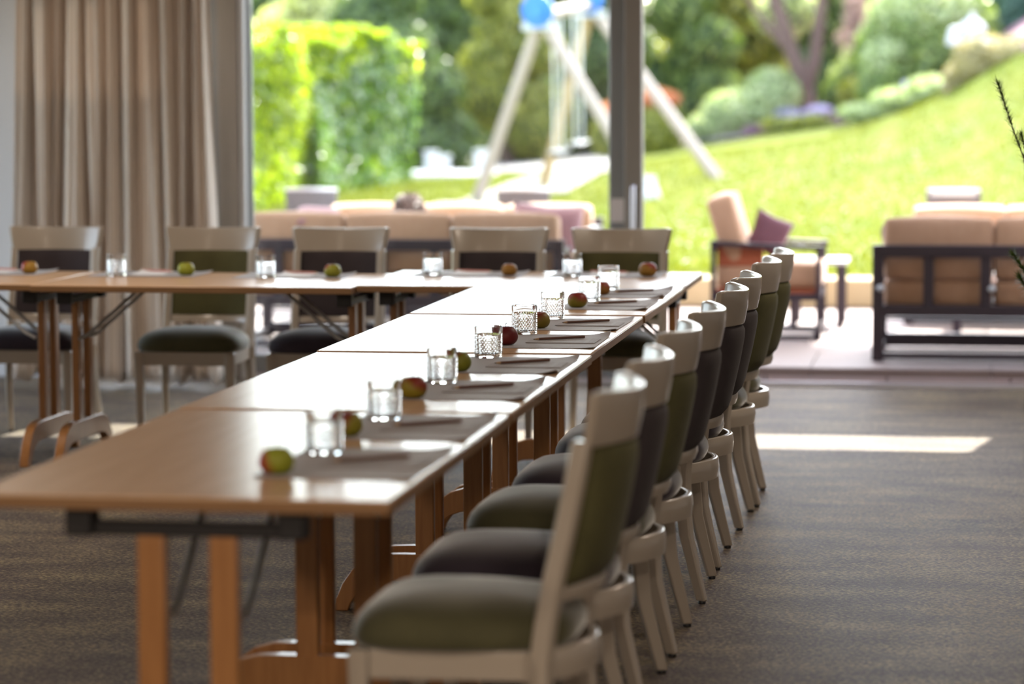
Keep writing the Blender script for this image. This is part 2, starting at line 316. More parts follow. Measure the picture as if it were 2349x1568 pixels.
# curtain
def curtain():
    rnd2 = random.Random(3)
    nx, nz = 420, 36; x0, x1 = -3.70, -2.715; z1 = 2.72
    # fold centres along the width, each drifting sideways between top and hem
    vs = []; us = []
    ph = [rnd2.uniform(0, 6.28) for _ in range(8)]
    for k in range(nz+1):
        t = k/nz; z = .028+(z1-.028)*t; lo = 1-t
        for i in range(nx+1):
            u = i/nx
            uu = u+.018*math.sin(3.1*u*6.28+ph[0]+lo*1.3)*(.3+lo)+.010*math.sin(7*u*6.28+ph[1]+lo*2)
            a = .055*math.sin(11*6.283*uu+ph[2])+.028*math.sin(17.5*6.283*uu+ph[3]+lo*.8)+.018*math.sin(29*6.283*uu+ph[4])+.008*math.sin(53*6.283*uu+ph[5])
            b = .45+.55*math.sin(2.2*6.283*u+ph[6])**2
            x = x0+(x1-x0)*u+.02*math.cos(11*6.283*uu+ph[2]+.6)*b+ (u-.5)*.10*lo-.035*lo*lo*math.sin(5*u*6.28)
            y = 8.64+a*(.55+.75*lo)*(.6+.6*b)-.07*lo
            zz = z+(.012*math.sin(9*u*6.28+1)+.012*math.sin(23*u*6.28)+.012 if k == 0 else 0)
            vs.append((x, y, zz)); us.append((u*2.2, t))
    fs = [(k*(nx+1)+i, k*(nx+1)+i+1, (k+1)*(nx+1)+i+1, (k+1)*(nx+1)+i) for k in range(nz) for i in range(nx)]
    me = bpy.data.meshes.new('curtain'); me.from_pydata(vs, [], fs)
    uv = me.uv_layers.new(name='u')
    idx = np.empty(len(me.loops), dtype=np.int32); me.loops.foreach_get('vertex_index', idx)
    uv.data.foreach_set('uv', np.array(us, dtype=np.float32)[idx].ravel())
    me.materials.append(CURT); me.polygons.foreach_set('use_smooth', [True]*len(me.polygons))
    o = bpy.data.objects.new('curtain', me); C.objects.link(o)
    s = o.modifiers.new('solid', 'SOLIDIFY'); s.thickness = .002
    tag(o, 'floor-length pleated beige curtain beside the garden window', 'curtain')
    rail = MB().box(-3.8, -2.6, 8.60, 8.66, 2.72, 2.76).build('curtain_rail', ALU, o)
curtain()
for i, (lx, ly) in enumerate(FILL_LAMPS):  # made-up fittings around the unseen fill lights
    lm = MB().lathe([(.23, 0), (.25, .01), (.25, .045), (.23, .048)], 28, (0, 0, -.003), mi=0).build('fill_lamp', LAMPM, loc=(lx, ly, 2.735))
    tag(lm, 'added unseen round fill lamp, %s of four in the %s line' % (['rearmost', 'third from the window', 'second from the window', 'nearest the window'][i % 4], ['left', 'right'][i//4]), 'lamp', 'added unseen fill lamps')

# ------------------------------------------------------------------ chair
def yb(z):   # side view of the rear post (local y, +y is behind the sitter)
    zs = [0, .08, .20, .35, .50, .675, .80, .92]; ys = [.245, .225, .196, .182, .202, .242, .266, .283]
    return float(np.interp(z, zs, ys))
SAG = .064
def make_chair(fabric, label, group):
    t = empty('dining_chair', label=label, cat='chair', group=group)
    # rear posts / legs
    th = R(24)
    for s in (-1, 1):
        path = []; hw = []; hd = []
        for z in (.008, .10, .20, .30, .38, .46, .55, .65, .75, .815):
            xx = float(np.interp(z, [0, .2, .38, .8], [.208, .196, .188, .186]))*s
            k = float(np.interp(z, [0, .3, .8], [.72, 1, .9]))
            ca, sa = math.cos(th), math.sin(th)*s
            path.append((xx, yb(z), z)); hw.append((.0155*k*ca, -.0155*k*sa, 0)); hd.append((.021*k*sa, .021*k*ca, 0))
        lg = MB().sweep(path, hw, hd).build('leg', LACQ, t, bevel=.005)
        MB().lathe([(.011, 0), (.012, .005), (.010, .010)], 10, (path[0][0], path[0][1], 0)).build('foot_glide', BLACKP, lg)
    # front legs
    for s in (-1, 1):
        path = [(.196*s, -.165, .008), (.197*s, -.168, .2), (.198*s, -.170, .402)]
        MB().sweep(path, [(.013, 0, 0), (.0165, 0, 0), (.020, 0, 0)], [(0, .013, 0), (0, .0165, 0), (0, .020, 0)]).build('leg', LACQ, t, bevel=.004); lg = C.objects[-1]
        MB().lathe([(.011, 0), (.012, .005), (.010, .010)], 10, (path[0][0], path[0][1], 0)).build('foot_glide', BLACKP, lg)
    # seat frame: front and side aprons plus the curved band behind
    MB().box(-.18, .18, -.183, -.163, .345, .403).build('apron', LACQ, t, bevel=.003)
    for s in (-1, 1):
        MB().sweep([(.199*s, -.15, .374), (.186*s, .165, .374)], (.010, 0, 0), (0, 0, .029)).build('apron', LACQ, t, bevel=.003)
    def arc(z0, z1, hw, y0, sag, thk, n=18, dip=0, flare=0, zc=0, ybot=None):
        rings = []
        for i in range(n+1):
            q = -1+2*i/n; nx, ny = 2*sag*q/hw, 1; L = math.hypot(nx, ny); nx /= L; ny /= L
            def P(z, off, w): 
                yy = (y0(z) if callable(y0) else y0)+sag*(1-q*q)
                return (q*w+nx*off, yy+ny*off, z)
            zt = z1-dip*(1-q*q); e = max(0, abs(q)-.93)/.07
            zt2 = zt-.005*e*e
            w0, w1 = hw, hw+flare
            rings.append([P(z0, 0, w0), P(z0, thk, w0), P((z0+zt2)/2, thk*1.15, (w0+w1)/2), P(zt2-.004, thk, w1), P(zt2, thk*.82, w1), P(zt2, thk*.18, w1), P(zt2-.004, 0, w1)])
        return MB().loft(rings)
    arc(.345, .405, .199, .155, .100, .020, n=20).build('seat_band', LACQ, t, smooth=50)
    arc(.802, .912, .186, yb, SAG, .021, dip=.008, flare=.021, n=22).build('top_rail', LACQ, t, bevel=.0025, smooth=50)
    arc(.500, .532, .176, yb, SAG, .018, n=18).build('lower_rail', LACQ, t, smooth=50)
    # upholstered back, bulging
    nx, nz = 14, 12; rf = []; rb = []
    g = MB(); vs = []
    for side in (0, 1):
        for k in range(nz+1):
            z = .528+(.806-.528)*k/nz
            for i in range(nx+1):
                q = -1+2*i/nx; x = .170*q
                ed = (1-abs(q)**6)*(1-abs(-1+2*k/nz)**8)
                y = yb(z)+SAG*(1-(q*.9)**2)*.98
                off = (-.004-.006*ed) if side == 0 else (.012+.020*ed)
                vs.append((x+(.45*q*off if 1 else 0), y+off, z))
    n1 = (nx+1)*(nz+1); fs = []
    for side in (0, 1):
        for k in range(nz):
            for i in range(nx):
                a = side*n1+k*(nx+1)+i; fs.append((a, a+1, a+nx+2, a+nx+1) if side else (a, a+nx+1, a+nx+2, a+1))
    for k in range(nz):
        for i in (0, nx): a = k*(nx+1)+i; b = a+nx+1; fs.append((a, b, b+n1, a+n1))
    for i in range(nx):
        for k in (0, nz): a = k*(nx+1)+i; fs.append((a, a+1, a+1+n1, a+n1))
    g.add(vs, fs).build('backrest', GREENB if fabric is GREENV else PURPB, t, smooth=70)
    # seat cushion: superellipse outline, domed
    rings = []; N = 56
    def outline(sc, z):
        pts = []
        for j in range(N):
            a = 2*math.pi*j/N; c, s_ = math.cos(a), math.sin(a); e = .42
            x = math.copysign(abs(c)**e, c); y = math.copysign(abs(s_)**(e if s_ < 0 else .62), s_)
            w = .228 if y < 0 else .228-.036*y
            yy = .005+y*.205 if y < 0 else .005+y*.238
            pts.append((x*w*sc, -.0+yy*sc, z))
        return pts
    for sc, z in ((.955, .403), (.99, .412), (1.0, .424), (.99, .438), (.955, .454), (.88, .470), (.76, .483), (.58, .492), (.36, .497), (.12, .499)): rings.append(outline(sc, z))
    MB().loft(rings).build('seat', fabric, t, smooth=80)
    return t
ORD = ['nearest the camera', 'second from the camera', 'third from the camera', 'fourth from the camera', 'fifth from the camera', 'sixth from the camera', 'seventh from the camera', 'farthest from the camera']
cg = make_chair(GREENV, 'x', 'chairs along the right side of the table'); cp = make_chair(PURPV, 'x', 'chairs along the right side of the table')
used = {cg: False, cp: False}
def place(src, x, y, rz, label, group):
    o = src if not used[src] else dup(src); used[src] = True
    o.location = (x, y, 0); o.rotation_euler = (0, 0, rz); o['label'] = label; o['category'] = 'chair'; o['group'] = group
    return o
side = [(.48, 'g', .047, 0), (1.09, 'p', .043, 1), (1.81, 'g', .040, -1), (2.43, 'p', .049, 0), (3.19, 'p', .055, 1), (3.77, 'p', .053, 0), (4.56, 'g', .067, -1), (5.09, 'g', .080, 1)]
for i, (y, c, x, a) in enumerate(side):
    place(cg if c == 'g' else cp, x, y, R(-90+a), ('green' if c == 'g' else 'aubergine')+' velvet chair, '+ORD[i]+' in the right-hand row', 'chairs along the right side of the table')
backr = [(-2.892, 6.43, 'p', 'leftmost behind the far tables'), (-2.180, 6.43, 'g', 'second from left, before the curtain'), (-1.606, 6.42, 'p', 'third from left behind the far tables'), (-.911, 6.43, 'p', 'fourth from left behind the far tables'), (-.384, 6.44, 'g', 'rightmost, before the window post')]
for i, (x, y, c, s) in enumerate(backr):
    place(cg if c == 'g' else cp, x, y, 0, ('green' if c == 'g' else 'aubergine')+' velvet chair facing us, '+s, 'chairs behind the far tables')

# ------------------------------------------------------------------ tables
def make_table(L, Wd, loc, rz, label, group, z1=.74):
    t = empty('conference_table', (loc[0], loc[1], 0), rz, label, 'table', group)
    z0 = z1-.027; a, b = L/2, Wd/2
    MB().box(-a, a, -b, b, z0+.0005, z1).build('tabletop', BEECH_TOP, t, bevel=.003)
    ed = MB(); e = .0012
    ed.loft([[(-a-e, -b-e, z), (a+e, -b-e, z), (a+e, b+e, z), (-a-e, b+e, z)] for z in (z0, z1-.0035)])
    ed.build('edge_band', EDGE, t, bevel=.002)
    for s in (-1, 1):
        px = s*(a-.072)
        for q in (-1, 1):
            MB().box(px-.014, px+.014, q*.07-.027, q*.07+.027, .150, .652).build('leg', BEECH, t, bevel=.004)
            MB().box(px-.030, px+.030, q*.205-.026, q*.205+.026, .650, z0-.0005).build('bracket', BLACKP, t, bevel=.005)
            # folding stay from the post up to the underside
            st = MB().tube([(px-s*.02, q*.07-.034, .50), (px-s*.06, q*.07-.034, .52), (px-s*.27, q*.07-.034, z0-.013), (px-s*.31, q*.07-.034, z0-.005)], .0075, 8)
            st = st.build('brace', STEEL, t)
            MB().box(px-s*.31-.02, px-s*.31+.02, q*.07-.05, q*.07-.018, z0-.007, z0-.0002).build('brace_plate', STEEL, st)
        MB().box(px-.013, px+.013, -.182, .182, .650, .678).build('crossbar', BLACKP, t, bevel=.003)
        # bent beech foot: an arch across the table
        out = []; inn = []
        H = .168; half = .335
        for k in range(13):
            u = k/12; 
            if u < .5: ang = R(90)*(u/.5)
        pts_o = [(-half, .0), (-half+.006, .035), (-half+.025, .080), (-half+.055, .122), (-half+.095, .152), (-half+.145, .166), (-half+.2, H), (0, H)]
        pts_i = [(-half+.040, .0), (-half+.048, .022), (-half+.068, .052), (-half+.095, .074), (-half+.13, .086), (-half+.18, .090), (-half+.22, .090), (0, .090)]
        O = pts_o+[(-y, z) for y, z in reversed(pts_o[:-1])]; I = pts_i+[(-y, z) for y, z in reversed(pts_i[:-1])]
        rings = [[(px-.019, o_[0], o_[1]), (px+.019, o_[0], o_[1]), (px+.019, i_[0], i_[1]), (px-.019, i_[0], i_[1])] for o_, i_ in zip(O, I)]
        MB().loft(rings).build('foot', BEECH, t, bevel=.003, smooth=50)
    return t
P2 = math.pi/2
ZT = [.7345, .7380, .7415, .7450]
arm = [(-.003, 0.0, 1.392, 0), (.0, 1.398, 2.823, .0), (-.002, 2.829, 4.160, .0), (.003, 4.167, 5.478, 0)]
nm = ['nearest the camera, its front end bare', 'second from the camera', 'third from the camera', 'fourth from the camera, meeting the far row']
for i, (xr, y0, y1, _) in enumerate(arm):
    make_table(y1-y0, .80, (xr-.40, (y0+y1)/2), P2, 'beech folding table in the right-hand arm, '+nm[i], 'tables of the right-hand arm', ZT[i])
make_table(1.264, .90, (-.636, 5.936), 0, 'beech folding table at the far right corner of the U', 'tables of the far row', .7450)
make_table(1.292, .83, (-1.918, 5.842), R(-.4), 'beech folding table in the middle of the far row, with two braced legs', 'tables of the far row')
make_table(1.325, .80, (-3.240, 5.885), 0, 'beech folding table at the left end of the far row', 'tables of the far row')

# ------------------------------------------------------------------ place settings
TZ = .7403
def make_tumbler():
    t = empty('tumbler', label='x', cat='glass')
    n, rows = 30, 9; r = .0395; dz = .0062; zb = .010
    # outer wall: smooth foot, rows of pyramid diamonds, smooth collar; inner wall smooth
    vs = []; fs = []
    def ring(rad, z, k=n, off=0):
        i = len(vs)
        for j in range(k):
            a = 2*math.pi*(j+off)/k; vs.append((rad*math.cos(a), rad*math.sin(a), z))
        return i
    rr = [ring(r-.0005, zb+q*dz, n, .5*(q % 2)) for q in range(rows+1)]
    for q in range(rows):
        o0, o1 = .5*(q % 2), .5*((q+1) % 2)
        for j in range(n):
            a0 = rr[q]+j
            if q % 2 == 0: u0, u1 = rr[q+1]+j, rr[q+1]+(j-1) % n
            else: u0, u1 = rr[q+1]+(j+1) % n, rr[q+1]+j
            # triangles between staggered rings
            fs.append((a0, rr[q]+(j+1) % n, u0)); fs.append((a0, u0, u1))
    # raise every facet into a little pyramid
    nf = []
    for f in fs:
        c = sum((Vector(vs[i]) for i in f), Vector())/3; d = Vector((c.x, c.y, 0)).normalized(); c2 = c+d*.0015
        i = len(vs); vs.append(tuple(c2)); nf += [(f[0], f[1], i), (f[1], f[2], i), (f[2], f[0], i)]
    b0 = ring(.034, .0); b1 = ring(.0385, .0012); b2 = ring(r, .005)
    def quad(a, b): nf.extend([(a+j, a+(j+1) % n, b+(j+1) % n, b+j) for j in range(n)])
    cb = len(vs); vs.append((0, 0, .0012)); nf += [(cb, b0+(j+1) % n, b0+j) for j in range(n)]
    quad(b0, b1); quad(b1, b2); quad(b2, rr[0])
    top = rr[rows]; t1 = ring(r, zb+rows*dz+.004, n, .5*(rows % 2)); t2 = ring(r, .0868, n, .5*(rows % 2)); t3 = ring(r-.0009, .0882, n, .5*(rows % 2)); t4 = ring(r-.0022, .0868, n, .5*(rows % 2))
    i1 = ring(r-.0040, .066, n, .5*(rows % 2)); i2 = ring(r-.0052, .014, n, .5*(rows % 2)); i3 = ring(r-.010, .0095, n, .5*(rows % 2))
    quad(top, t1); quad(t1, t2); quad(t2, t3); quad(t3, t4); quad(t4, i1); quad(i1, i2); quad(i2, i3)
    cc = len(vs); vs.append((0, 0, .009)); nf += [(cc, i3+j, i3+(j+1) % n) for j in range(n)]
    MB().add(vs, nf).build('cut_glass_body', GLASS, t, smooth=14)
    return t
def make_apple(m, s=1.0, stem=.018):
    a = empty('apple', label='x', cat='apple')
    prof = []
    for k in range(25):
        th = math.pi*k/24; r = .0355*math.sin(th)**.86*(1+.06*math.cos(th)); z = -.0300*math.cos(th)
        dimp = .0105*math.exp(-((r/.0125)**2))
        z = z+dimp*(1 if th < math.pi/2 else -1.15)
        prof.append((max(r, .0002)*s, (z+.0282)*s))
    zmin = min(p[1] for p in prof); prof = [(r, z-zmin) for r, z in prof]
    MB().lathe(prof, 36).build('skin', m, a, smooth=80)
    top = prof[-1][1]
    MB().tube([(0, 0, top-.001), (.001, .0005, top+stem*.5), (.004, .001, top+stem)], [.0009, .0009, .0016], 6).build('stem', STALK, a)
    return a
def rbox(name, m, sx, sy, h, parent=None, curl=None, nx=16, ny=12):
    """thin sheet with optional lifted corners: curl = list of (cx, cy, radius, height)"""
    vs = []; fs = []
    for lay in (0, 1):
        for j in range(ny+1):
            for i in range(nx+1):
                x = -sx/2+sx*i/nx; y = -sy/2+sy*j/ny; z = lay*h
                for (cx, cy, rad, ht) in (curl or []):
                    d = math.hypot(x-cx, y-cy)
                    if d < rad: z += ht*(1-d/rad)**1.7
                vs.append((x, y, z))
    n1 = (nx+1)*(ny+1)
    for lay in (0, 1):
        for j in range(ny):
            for i in range(nx): a = lay*n1+j*(nx+1)+i; fs.append((a, a+1, a+nx+2, a+nx+1))
    for j in range(ny):
        for i in (0, nx): a = j*(nx+1)+i; b = a+nx+1; fs.append((a, b, b+n1, a+n1))
    for i in range(nx):
        for j in (0, ny): a = j*(nx+1)+i; fs.append((a, a+1, a+1+n1, a+n1))
    return MB().add(vs, fs).build(name, m, parent, smooth=50)
def make_pencil(m):
    t = empty('pencil', label='x', cat='pencil')
    L = .155; r = .0040
    MB().loft([[(x, r*math.cos(R(60*k+30)), r+r*math.sin(R(60*k+30))) for k in range(6)] for x in (0, L)]).build('barrel', m, t, smooth=20)
    MB().loft([[(x, rr*math.cos(R(60*k+30)), r+rr*math.sin(R(60*k+30))) for k in range(6)] for x, rr in ((-.0005, r*.98), (-.014, r*.35))]).build('sharpened_cone', PENTIP, t, smooth=20)
    MB().loft([[(x, rr*math.cos(R(60*k)), r+rr*math.sin(R(60*k))) for k in range(6)] for x, rr in ((-.014, r*.34), (-.019, .0002))]).build('lead', LEAD, t)
    return t
GY = (.42, .46, .05); RD = (.36, .030, .022); YO = (.50, .34, .05)
# arm: (apple y, glass y, mat y centre, apple kind)
A = [make_apple(apple_mat('apple_green_red', (.33, .36, .025), (.46, .05, .04), (-1.25, -.3, -.35), .78), 1.0),
     make_apple(apple_mat('apple_red_green', (.28, .25, .02), (.22, .012, .012), (-.9, 0, .5), .05), .98),
     make_apple(apple_mat('apple_olive_red', (.33, .26, .02), (.28, .035, .02), (.5, 0, .9), .40), 1.0),
     make_apple(apple_mat('apple_olive', (.24, .25, .02), (.28, .04, .02), (-.5, 0, .9), .62), .96),
     make_apple(apple_mat('apple_dark_red', (.20, .02, .02), (.16, .008, .014), (0, 0, 1), .3), 1.05),
     make_apple(apple_mat('apple_bronze', (.27, .20, .025), (.27, .05, .025), (-.6, 0, .8), .22), .97),
     make_apple(apple_mat('apple_red_top', (.30, .25, .025), (.30, .03, .025), (.2, 0, .9), .22), .98),
     make_apple(apple_mat('apple_orange_red', (.36, .16, .03), (.30, .04, .02), (.3, 0, 1), .4), .92)]
AL = ['green apple with a red cheek', 'red apple with a green patch', 'olive apple with a red crown', 'olive green apple with a long stalk', 'deep dark red apple', 'bronze green apple', 'flat green apple with a red crown', 'orange red apple']
tum = make_tumbler(); pen = make_pencil(PENCIL); penr = make_pencil(PENRED)
mat0 = None
yA = [.318, .927, 1.651, 2.314, 3.052, 3.648, 4.454, 5.055]; xA = [-.292, -.286, -.284, -.290, -.284, -.273, -.262, -.255]
yG = [.634, 1.24, 2.011, 2.699, 3.423, 4.005, 4.755, 5.349]; xG = [-.270, -.270, -.280, -.276, -.286, -.283, -.261, -.266]
yM = [.495, 1.10, 1.85, 2.49, 3.19, 3.80, 4.585, 5.15]
first = True
for i in range(8):
    TZ = ZT[i//2]+.0003; pos = ORD[i]
    w_ = 'on the right-hand arm'
    c1 = .010+.006*((i*37) % 5)/4
    mt = rbox('placemat', MATF, .31, .45, .0016, None, [(.155, .225, .07, c1), (.155, -.225, .06, .004+.008*((i*13) % 4)/3), (-.155, -.225, .035, .003)])
    mt.location = (-.170-.004*(i % 2), yM[i], TZ); mt.rotation_euler = (0, 0, R(((i*7) % 5-2)*.5))
    tag(mt, 'grey felt placemat, %s %s' % (pos, w_), 'placemat', 'placemats on the right-hand arm')
    pd = empty('note_card', (-.132, yM[i]-.005, TZ+.0018), 0, 'kraft paper note card under the pencil, %s %s' % (pos, w_), 'paper', 'note cards on the right-hand arm')
    rbox('folded_cover', PAPER, .205, .150, .0016, pd, [(-.10, -.07, .03, .0015)]); rbox('inner_sheet', PAPER, .198, .144, .0005, pd).location = (-.001, .002, .0017)
    rbox('paper_band', MATF, .012, .150, .0004, pd).location = (.075, 0, .0023)
    p = pen if i == 0 else dup(pen); p.location = (-.205, yM[i]-.012, TZ+.0044); p.rotation_euler = (0, 0, R(40-((i*3) % 4)))
    p.rotation_euler = (0, 0, math.atan2(.105, .135)+R((i*5) % 4-2)); tag(p, 'brown pencil pointing to the glass, %s %s' % (pos, w_), 'pencil', 'pencils on the right-hand arm')
    g = tum if i == 0 else dup(tum); g.location = (xG[i], yG[i], TZ+.0022); g.rotation_euler = (0, 0, i*.7)
    tag(g, 'clear cut-glass tumbler, %s %s' % (pos, w_), 'glass', 'tumblers on the right-hand arm')
    a = A[i]; a.location = (xA[i], yA[i], TZ+.0022); a.rotation_euler = (R((i*11) % 7-3), R((i*5) % 5-2), 0)
    tag(a, '%s, %s %s' % (AL[i], pos, w_), 'apple', 'apples on the right-hand arm')
# far row
B = [(-2.796, 6.086, apple_mat('apple_red_yellow', (.45, .25, .03), (.38, .03, .03), (-.9, 0, .3), .45), 'red and yellow apple at the far left of the far row'),
     (-2.108, 6.045, apple_mat('apple_lime', (.36, .40, .03), (.40, .22, .06), (.2, .3, .9), .85), 'lime green apple before the green chair, second in the far row'),
     (-1.479, 6.0, apple_mat('apple_green_pink', (.33, .35, .03), (.42, .08, .06), (-.6, .2, .9), .70), 'green apple with pink shoulders, third in the far row'),
     (-.767, 6.101, apple_mat('apple_orange', (.40, .20, .03), (.40, .06, .04), (0, .2, 1.1), .70), 'small orange red apple, fourth in the far row'),
     (-.201, 6.106, apple_mat('apple_amber', (.38, .20, .03), (.36, .05, .05), (.4, .2, 1), .50), 'large amber apple with red shoulders, rightmost in the far row')]
place_w = ['leftmost', 'second from the left', 'third from the left', 'fourth from the left', 'rightmost']
gx = [None, (-2.388, 5.985), (-1.75, 5.965), (-1.087, 6.123), (-.508, 6.101)]
for i, (x, y, m, lb) in enumerate(B):
    TZ = (.7453 if i > 2 else .7403)
    a = make_apple(m, [.98, 1.0, 1.0, .9, 1.05][i]); a.location = (x, y, TZ+.0022); tag(a, lb, 'apple', 'apples on the far row')
    mc = x-.075-.13+.03
    mt = rbox('placemat', MATF, .45, .32, .0016, None, [(.225, .16, .06, .008), (-.225, .16, .06, .006)])
    mt.location = (mc, y+.075, TZ); tag(mt, 'grey felt placemat %s on the far row' % place_w[i], 'placemat', 'placemats on the far row')
    pd = empty('note_card', (mc, y+.10, TZ+.0018), R(90), 'white note card with a reddish pencil, %s on the far row' % place_w[i], 'paper', 'note cards on the far row')
    rbox('folded_cover', PAPERW, .205, .150, .0016, pd); rbox('inner_sheet', PAPERW, .198, .144, .0006, pd, [(.09, .07, .08, .010)]).location = (0, 0, .0018)
    p = penr if i == 0 else dup(penr); p.location = (mc+.02, y+.135, TZ+.006); p.rotation_euler = (0, 0, R(178-24+i*3))
    p.location.x += .05; tag(p, 'reddish pencil lying on the %s note card of the far row' % place_w[i], 'pencil', 'pencils on the far row')
    if gx[i]:
        g = dup(tum); g.location = (gx[i][0], gx[i][1]-.0, TZ+.0022); g.rotation_euler = (0, 0, i*1.1)
        tag(g, 'clear cut-glass tumbler beside the %s placemat of the far row' % place_w[i], 'glass', 'tumblers on the far row')

# ------------------------------------------------------------------ terrace
XB = [-14, -8, -5.5, -4, -2.87, -1.64, -.54, .3, 1.08, 1.78, 3, 6, 14]; BB = [.03, .06, .12, .2, .3, .44, .55, .75, 1.07, 1.47, 2.0, 2.6, 3]
def tz(x, y):
    t = max(0, (y-13.5)/12.5); t = t*t if t < 1.08 else 1.166+(t-1.08)*.55
    return .27+float(np.interp(x, XB, BB))*t
TR = struct(MB().box(-9, 9, 9.24, 13.2, -.15, .07).build('floor_terrace', STONE, smooth=0))
xs = [-9+.915*k for k in range(20)]
for j, (y0, y1) in enumerate(((9.18, 10.0), (10.0, 10.82), (10.82, 11.64), (11.64, 12.46), (12.46, 13.2))):
    for k in range(19):
        x0 = xs[k]+(.30 if j % 2 else 0)+.15; 
        MB().box(x0+.002, x0+.913, y0+.003, y1-.002, .03, .08+rnd.uniform(-.0015, .0015)).build('paving_slab', STONE, TR, bevel=.004, seg=1, smooth=0)
for k in range(13):
    x0 = -2.75+.62*k-.28
    MB().box(x0+.004, x0+.616, 9.165, 9.24, -.05, .034).build('riser_block', STONE2, TR, bevel=.003, seg=1, smooth=0)
KB = struct(MB().box(-9, 9, 13.22, 13.5, -.1, .22).build('trim_3', KERB, smooth=0))
for k in range(18):
    MB().box(-9+k+.006, -9+k+.994, 13.2, 13.52, .08, .268).build('kerb_stone', KERB, KB, bevel=.012, seg=1, smooth=0)
# pergola frame with a canvas awning over the seating, one metre off the facade
pg = empty('awning', (0, 0, 0), 0, 'canvas awning on slim grey posts above the terrace seating', 'awning')
MB().add([(-5.5, 10.17, 2.9), (6.5, 10.17, 2.9), (6.5, 13.5, 2.9), (-5.5, 13.5, 2.9)], [(0, 1, 2, 3)]).build('canvas', CANVAS, pg)
for x in (-5.4, 6.4):
    for y in (10.24, 13.44): MB().box(x-.04, x+.04, y-.04, y+.04, .08, 2.88).build('post', FRAMED, pg, bevel=.004)
for y in (10.24, 13.44): MB().box(-5.5, 6.5, y-.05, y+.05, 2.90, 3.0).build('beam', FRAMED, pg, bevel=.004)

# ------------------------------------------------------------------ lawn and beds
def grass_mat():
    m = bpy.data.materials.new('lawn'); m.use_nodes = True; n = m.node_tree; L = n.links; p = n.nodes['Principled BSDF']
    tc = n.nodes.new('ShaderNodeTexCoord'); t = n.nodes.new('ShaderNodeTexNoise'); t.inputs['Scale'].default_value = .8; t.inputs['Detail'].default_value = 8
    cr = n.nodes.new('ShaderNodeValToRGB'); cr.color_ramp.elements[0].position = .35; cr.color_ramp.elements[1].position = .65
    cr.color_ramp.elements[0].color = (.078, .104, .010, 1); cr.color_ramp.elements[1].color = (.118, .130, .020, 1)
    L.new(tc.outputs['Object'], t.inputs[0]); L.new(t.outputs[0], cr.inputs[0]); L.new(cr.outputs[0], p.inputs['Base Color'])
    p.inputs['Roughness'].default_value = .9; p.inputs['Specular IOR Level'].default_value = .05
    t2 = n.nodes.new('ShaderNodeTexNoise'); t2.inputs['Scale'].default_value = 40; b = n.nodes.new('ShaderNodeBump'); b.inputs['Strength'].default_value = .5; b.inputs['Distance'].default_value = .03
    L.new(tc.outputs['Object'], t2.inputs[0]); L.new(t2.outputs[0], b.inputs['Height']); L.new(b.outputs[0], p.inputs['Normal'])
    return m
LAWN = grass_mat()
def patch(name, m, poly, dz, step=.5, thick=0):
    """terrain-following sheet inside a world polygon"""
    def inside(x, y):
        c = False; j = len(poly)-1
        for i in range(len(poly)):
            xi, yi = poly[i]; xj, yj = poly[j]
            if (yi > y) != (yj > y) and x < (xj-xi)*(y-yi)/(yj-yi)+xi: c = not c
            j = i
        return c
    x0, x1 = min(p[0] for p in poly), max(p[0] for p in poly); y0, y1 = min(p[1] for p in poly), max(p[1] for p in poly)
    nx = int((x1-x0)/step)+1; ny = int((y1-y0)/step)+1; vs = []; idx = {}; fs = []
    def V(i, j):
        if (i, j) not in idx: x = x0+i*step; y = y0+j*step; idx[(i, j)] = len(vs); vs.append((x, y, tz(x, y)+dz))
        return idx[(i, j)]
    for i in range(nx):
        for j in range(ny):
            if inside(x0+(i+.5)*step, y0+(j+.5)*step): fs.append((V(i, j), V(i+1, j), V(i+1, j+1), V(i, j+1)))
    return MB().add(vs, fs).build(name, m, smooth=60)
struct(patch('floor_lawn', LAWN, [(-26, 13.45), (24, 13.45), (24, 62), (-26, 62)], 0))
tag(patch('sand_path', SAND, [(-4.15, 21.6), (-3.35, 21.4), (-3.05, 24), (-3.1, 25.6), (-2.75, 27.2), (-3.6, 34), (-6.4, 44), (-7.6, 44), (-6.2, 36), (-5.1, 31.6), (-4.1, 29.6), (-4.0, 25)], .02, .2), 'pale sandy path running under the garden swing', 'path')
tag(patch('mulch_bed', MULCH, [(-3.4, 35.4), (-2.8, 35.2), (-1.9, 34.4), (-.7, 33.2), (.1, 31.6), (1.0, 28.2), (1.8, 26.8), (3, 27), (6, 33), (4, 46), (-6, 46)], .03, .3), 'reddish bark-mulched flower bed along the top of the lawn', 'flower bed')
tag(patch('stone_edging', STONEW, [(-3.9, 34.9), (-2.7, 34.6), (-1.9, 33.8), (-1.8, 34.2), (-2.7, 35.0), (-3.9, 35.4)], .05, .1), 'pale stone edging in front of the mulched bed', 'edging')
rng = np.random.default_rng(5)
def mesh_np(name, V, F, m, parent=None, kind=None):
    me = bpy.data.meshes.new(name); k = F.shape[1]
    me.vertices.add(len(V)); me.vertices.foreach_set('co', V.astype(np.float32).ravel())
    me.loops.add(F.size); me.loops.foreach_set('vertex_index', F.astype(np.int32).ravel())
    me.polygons.add(len(F)); me.polygons.foreach_set('loop_start', np.arange(0, F.size, k, dtype=np.int32)); me.polygons.foreach_set('loop_total', np.full(len(F), k, dtype=np.int32))
    me.materials.append(m); me.update(calc_edges=True); me.validate()
    o = bpy.data.objects.new(name, me); C.objects.link(o)
    if parent: o.parent = parent
    if kind: o['kind'] = kind
    return o
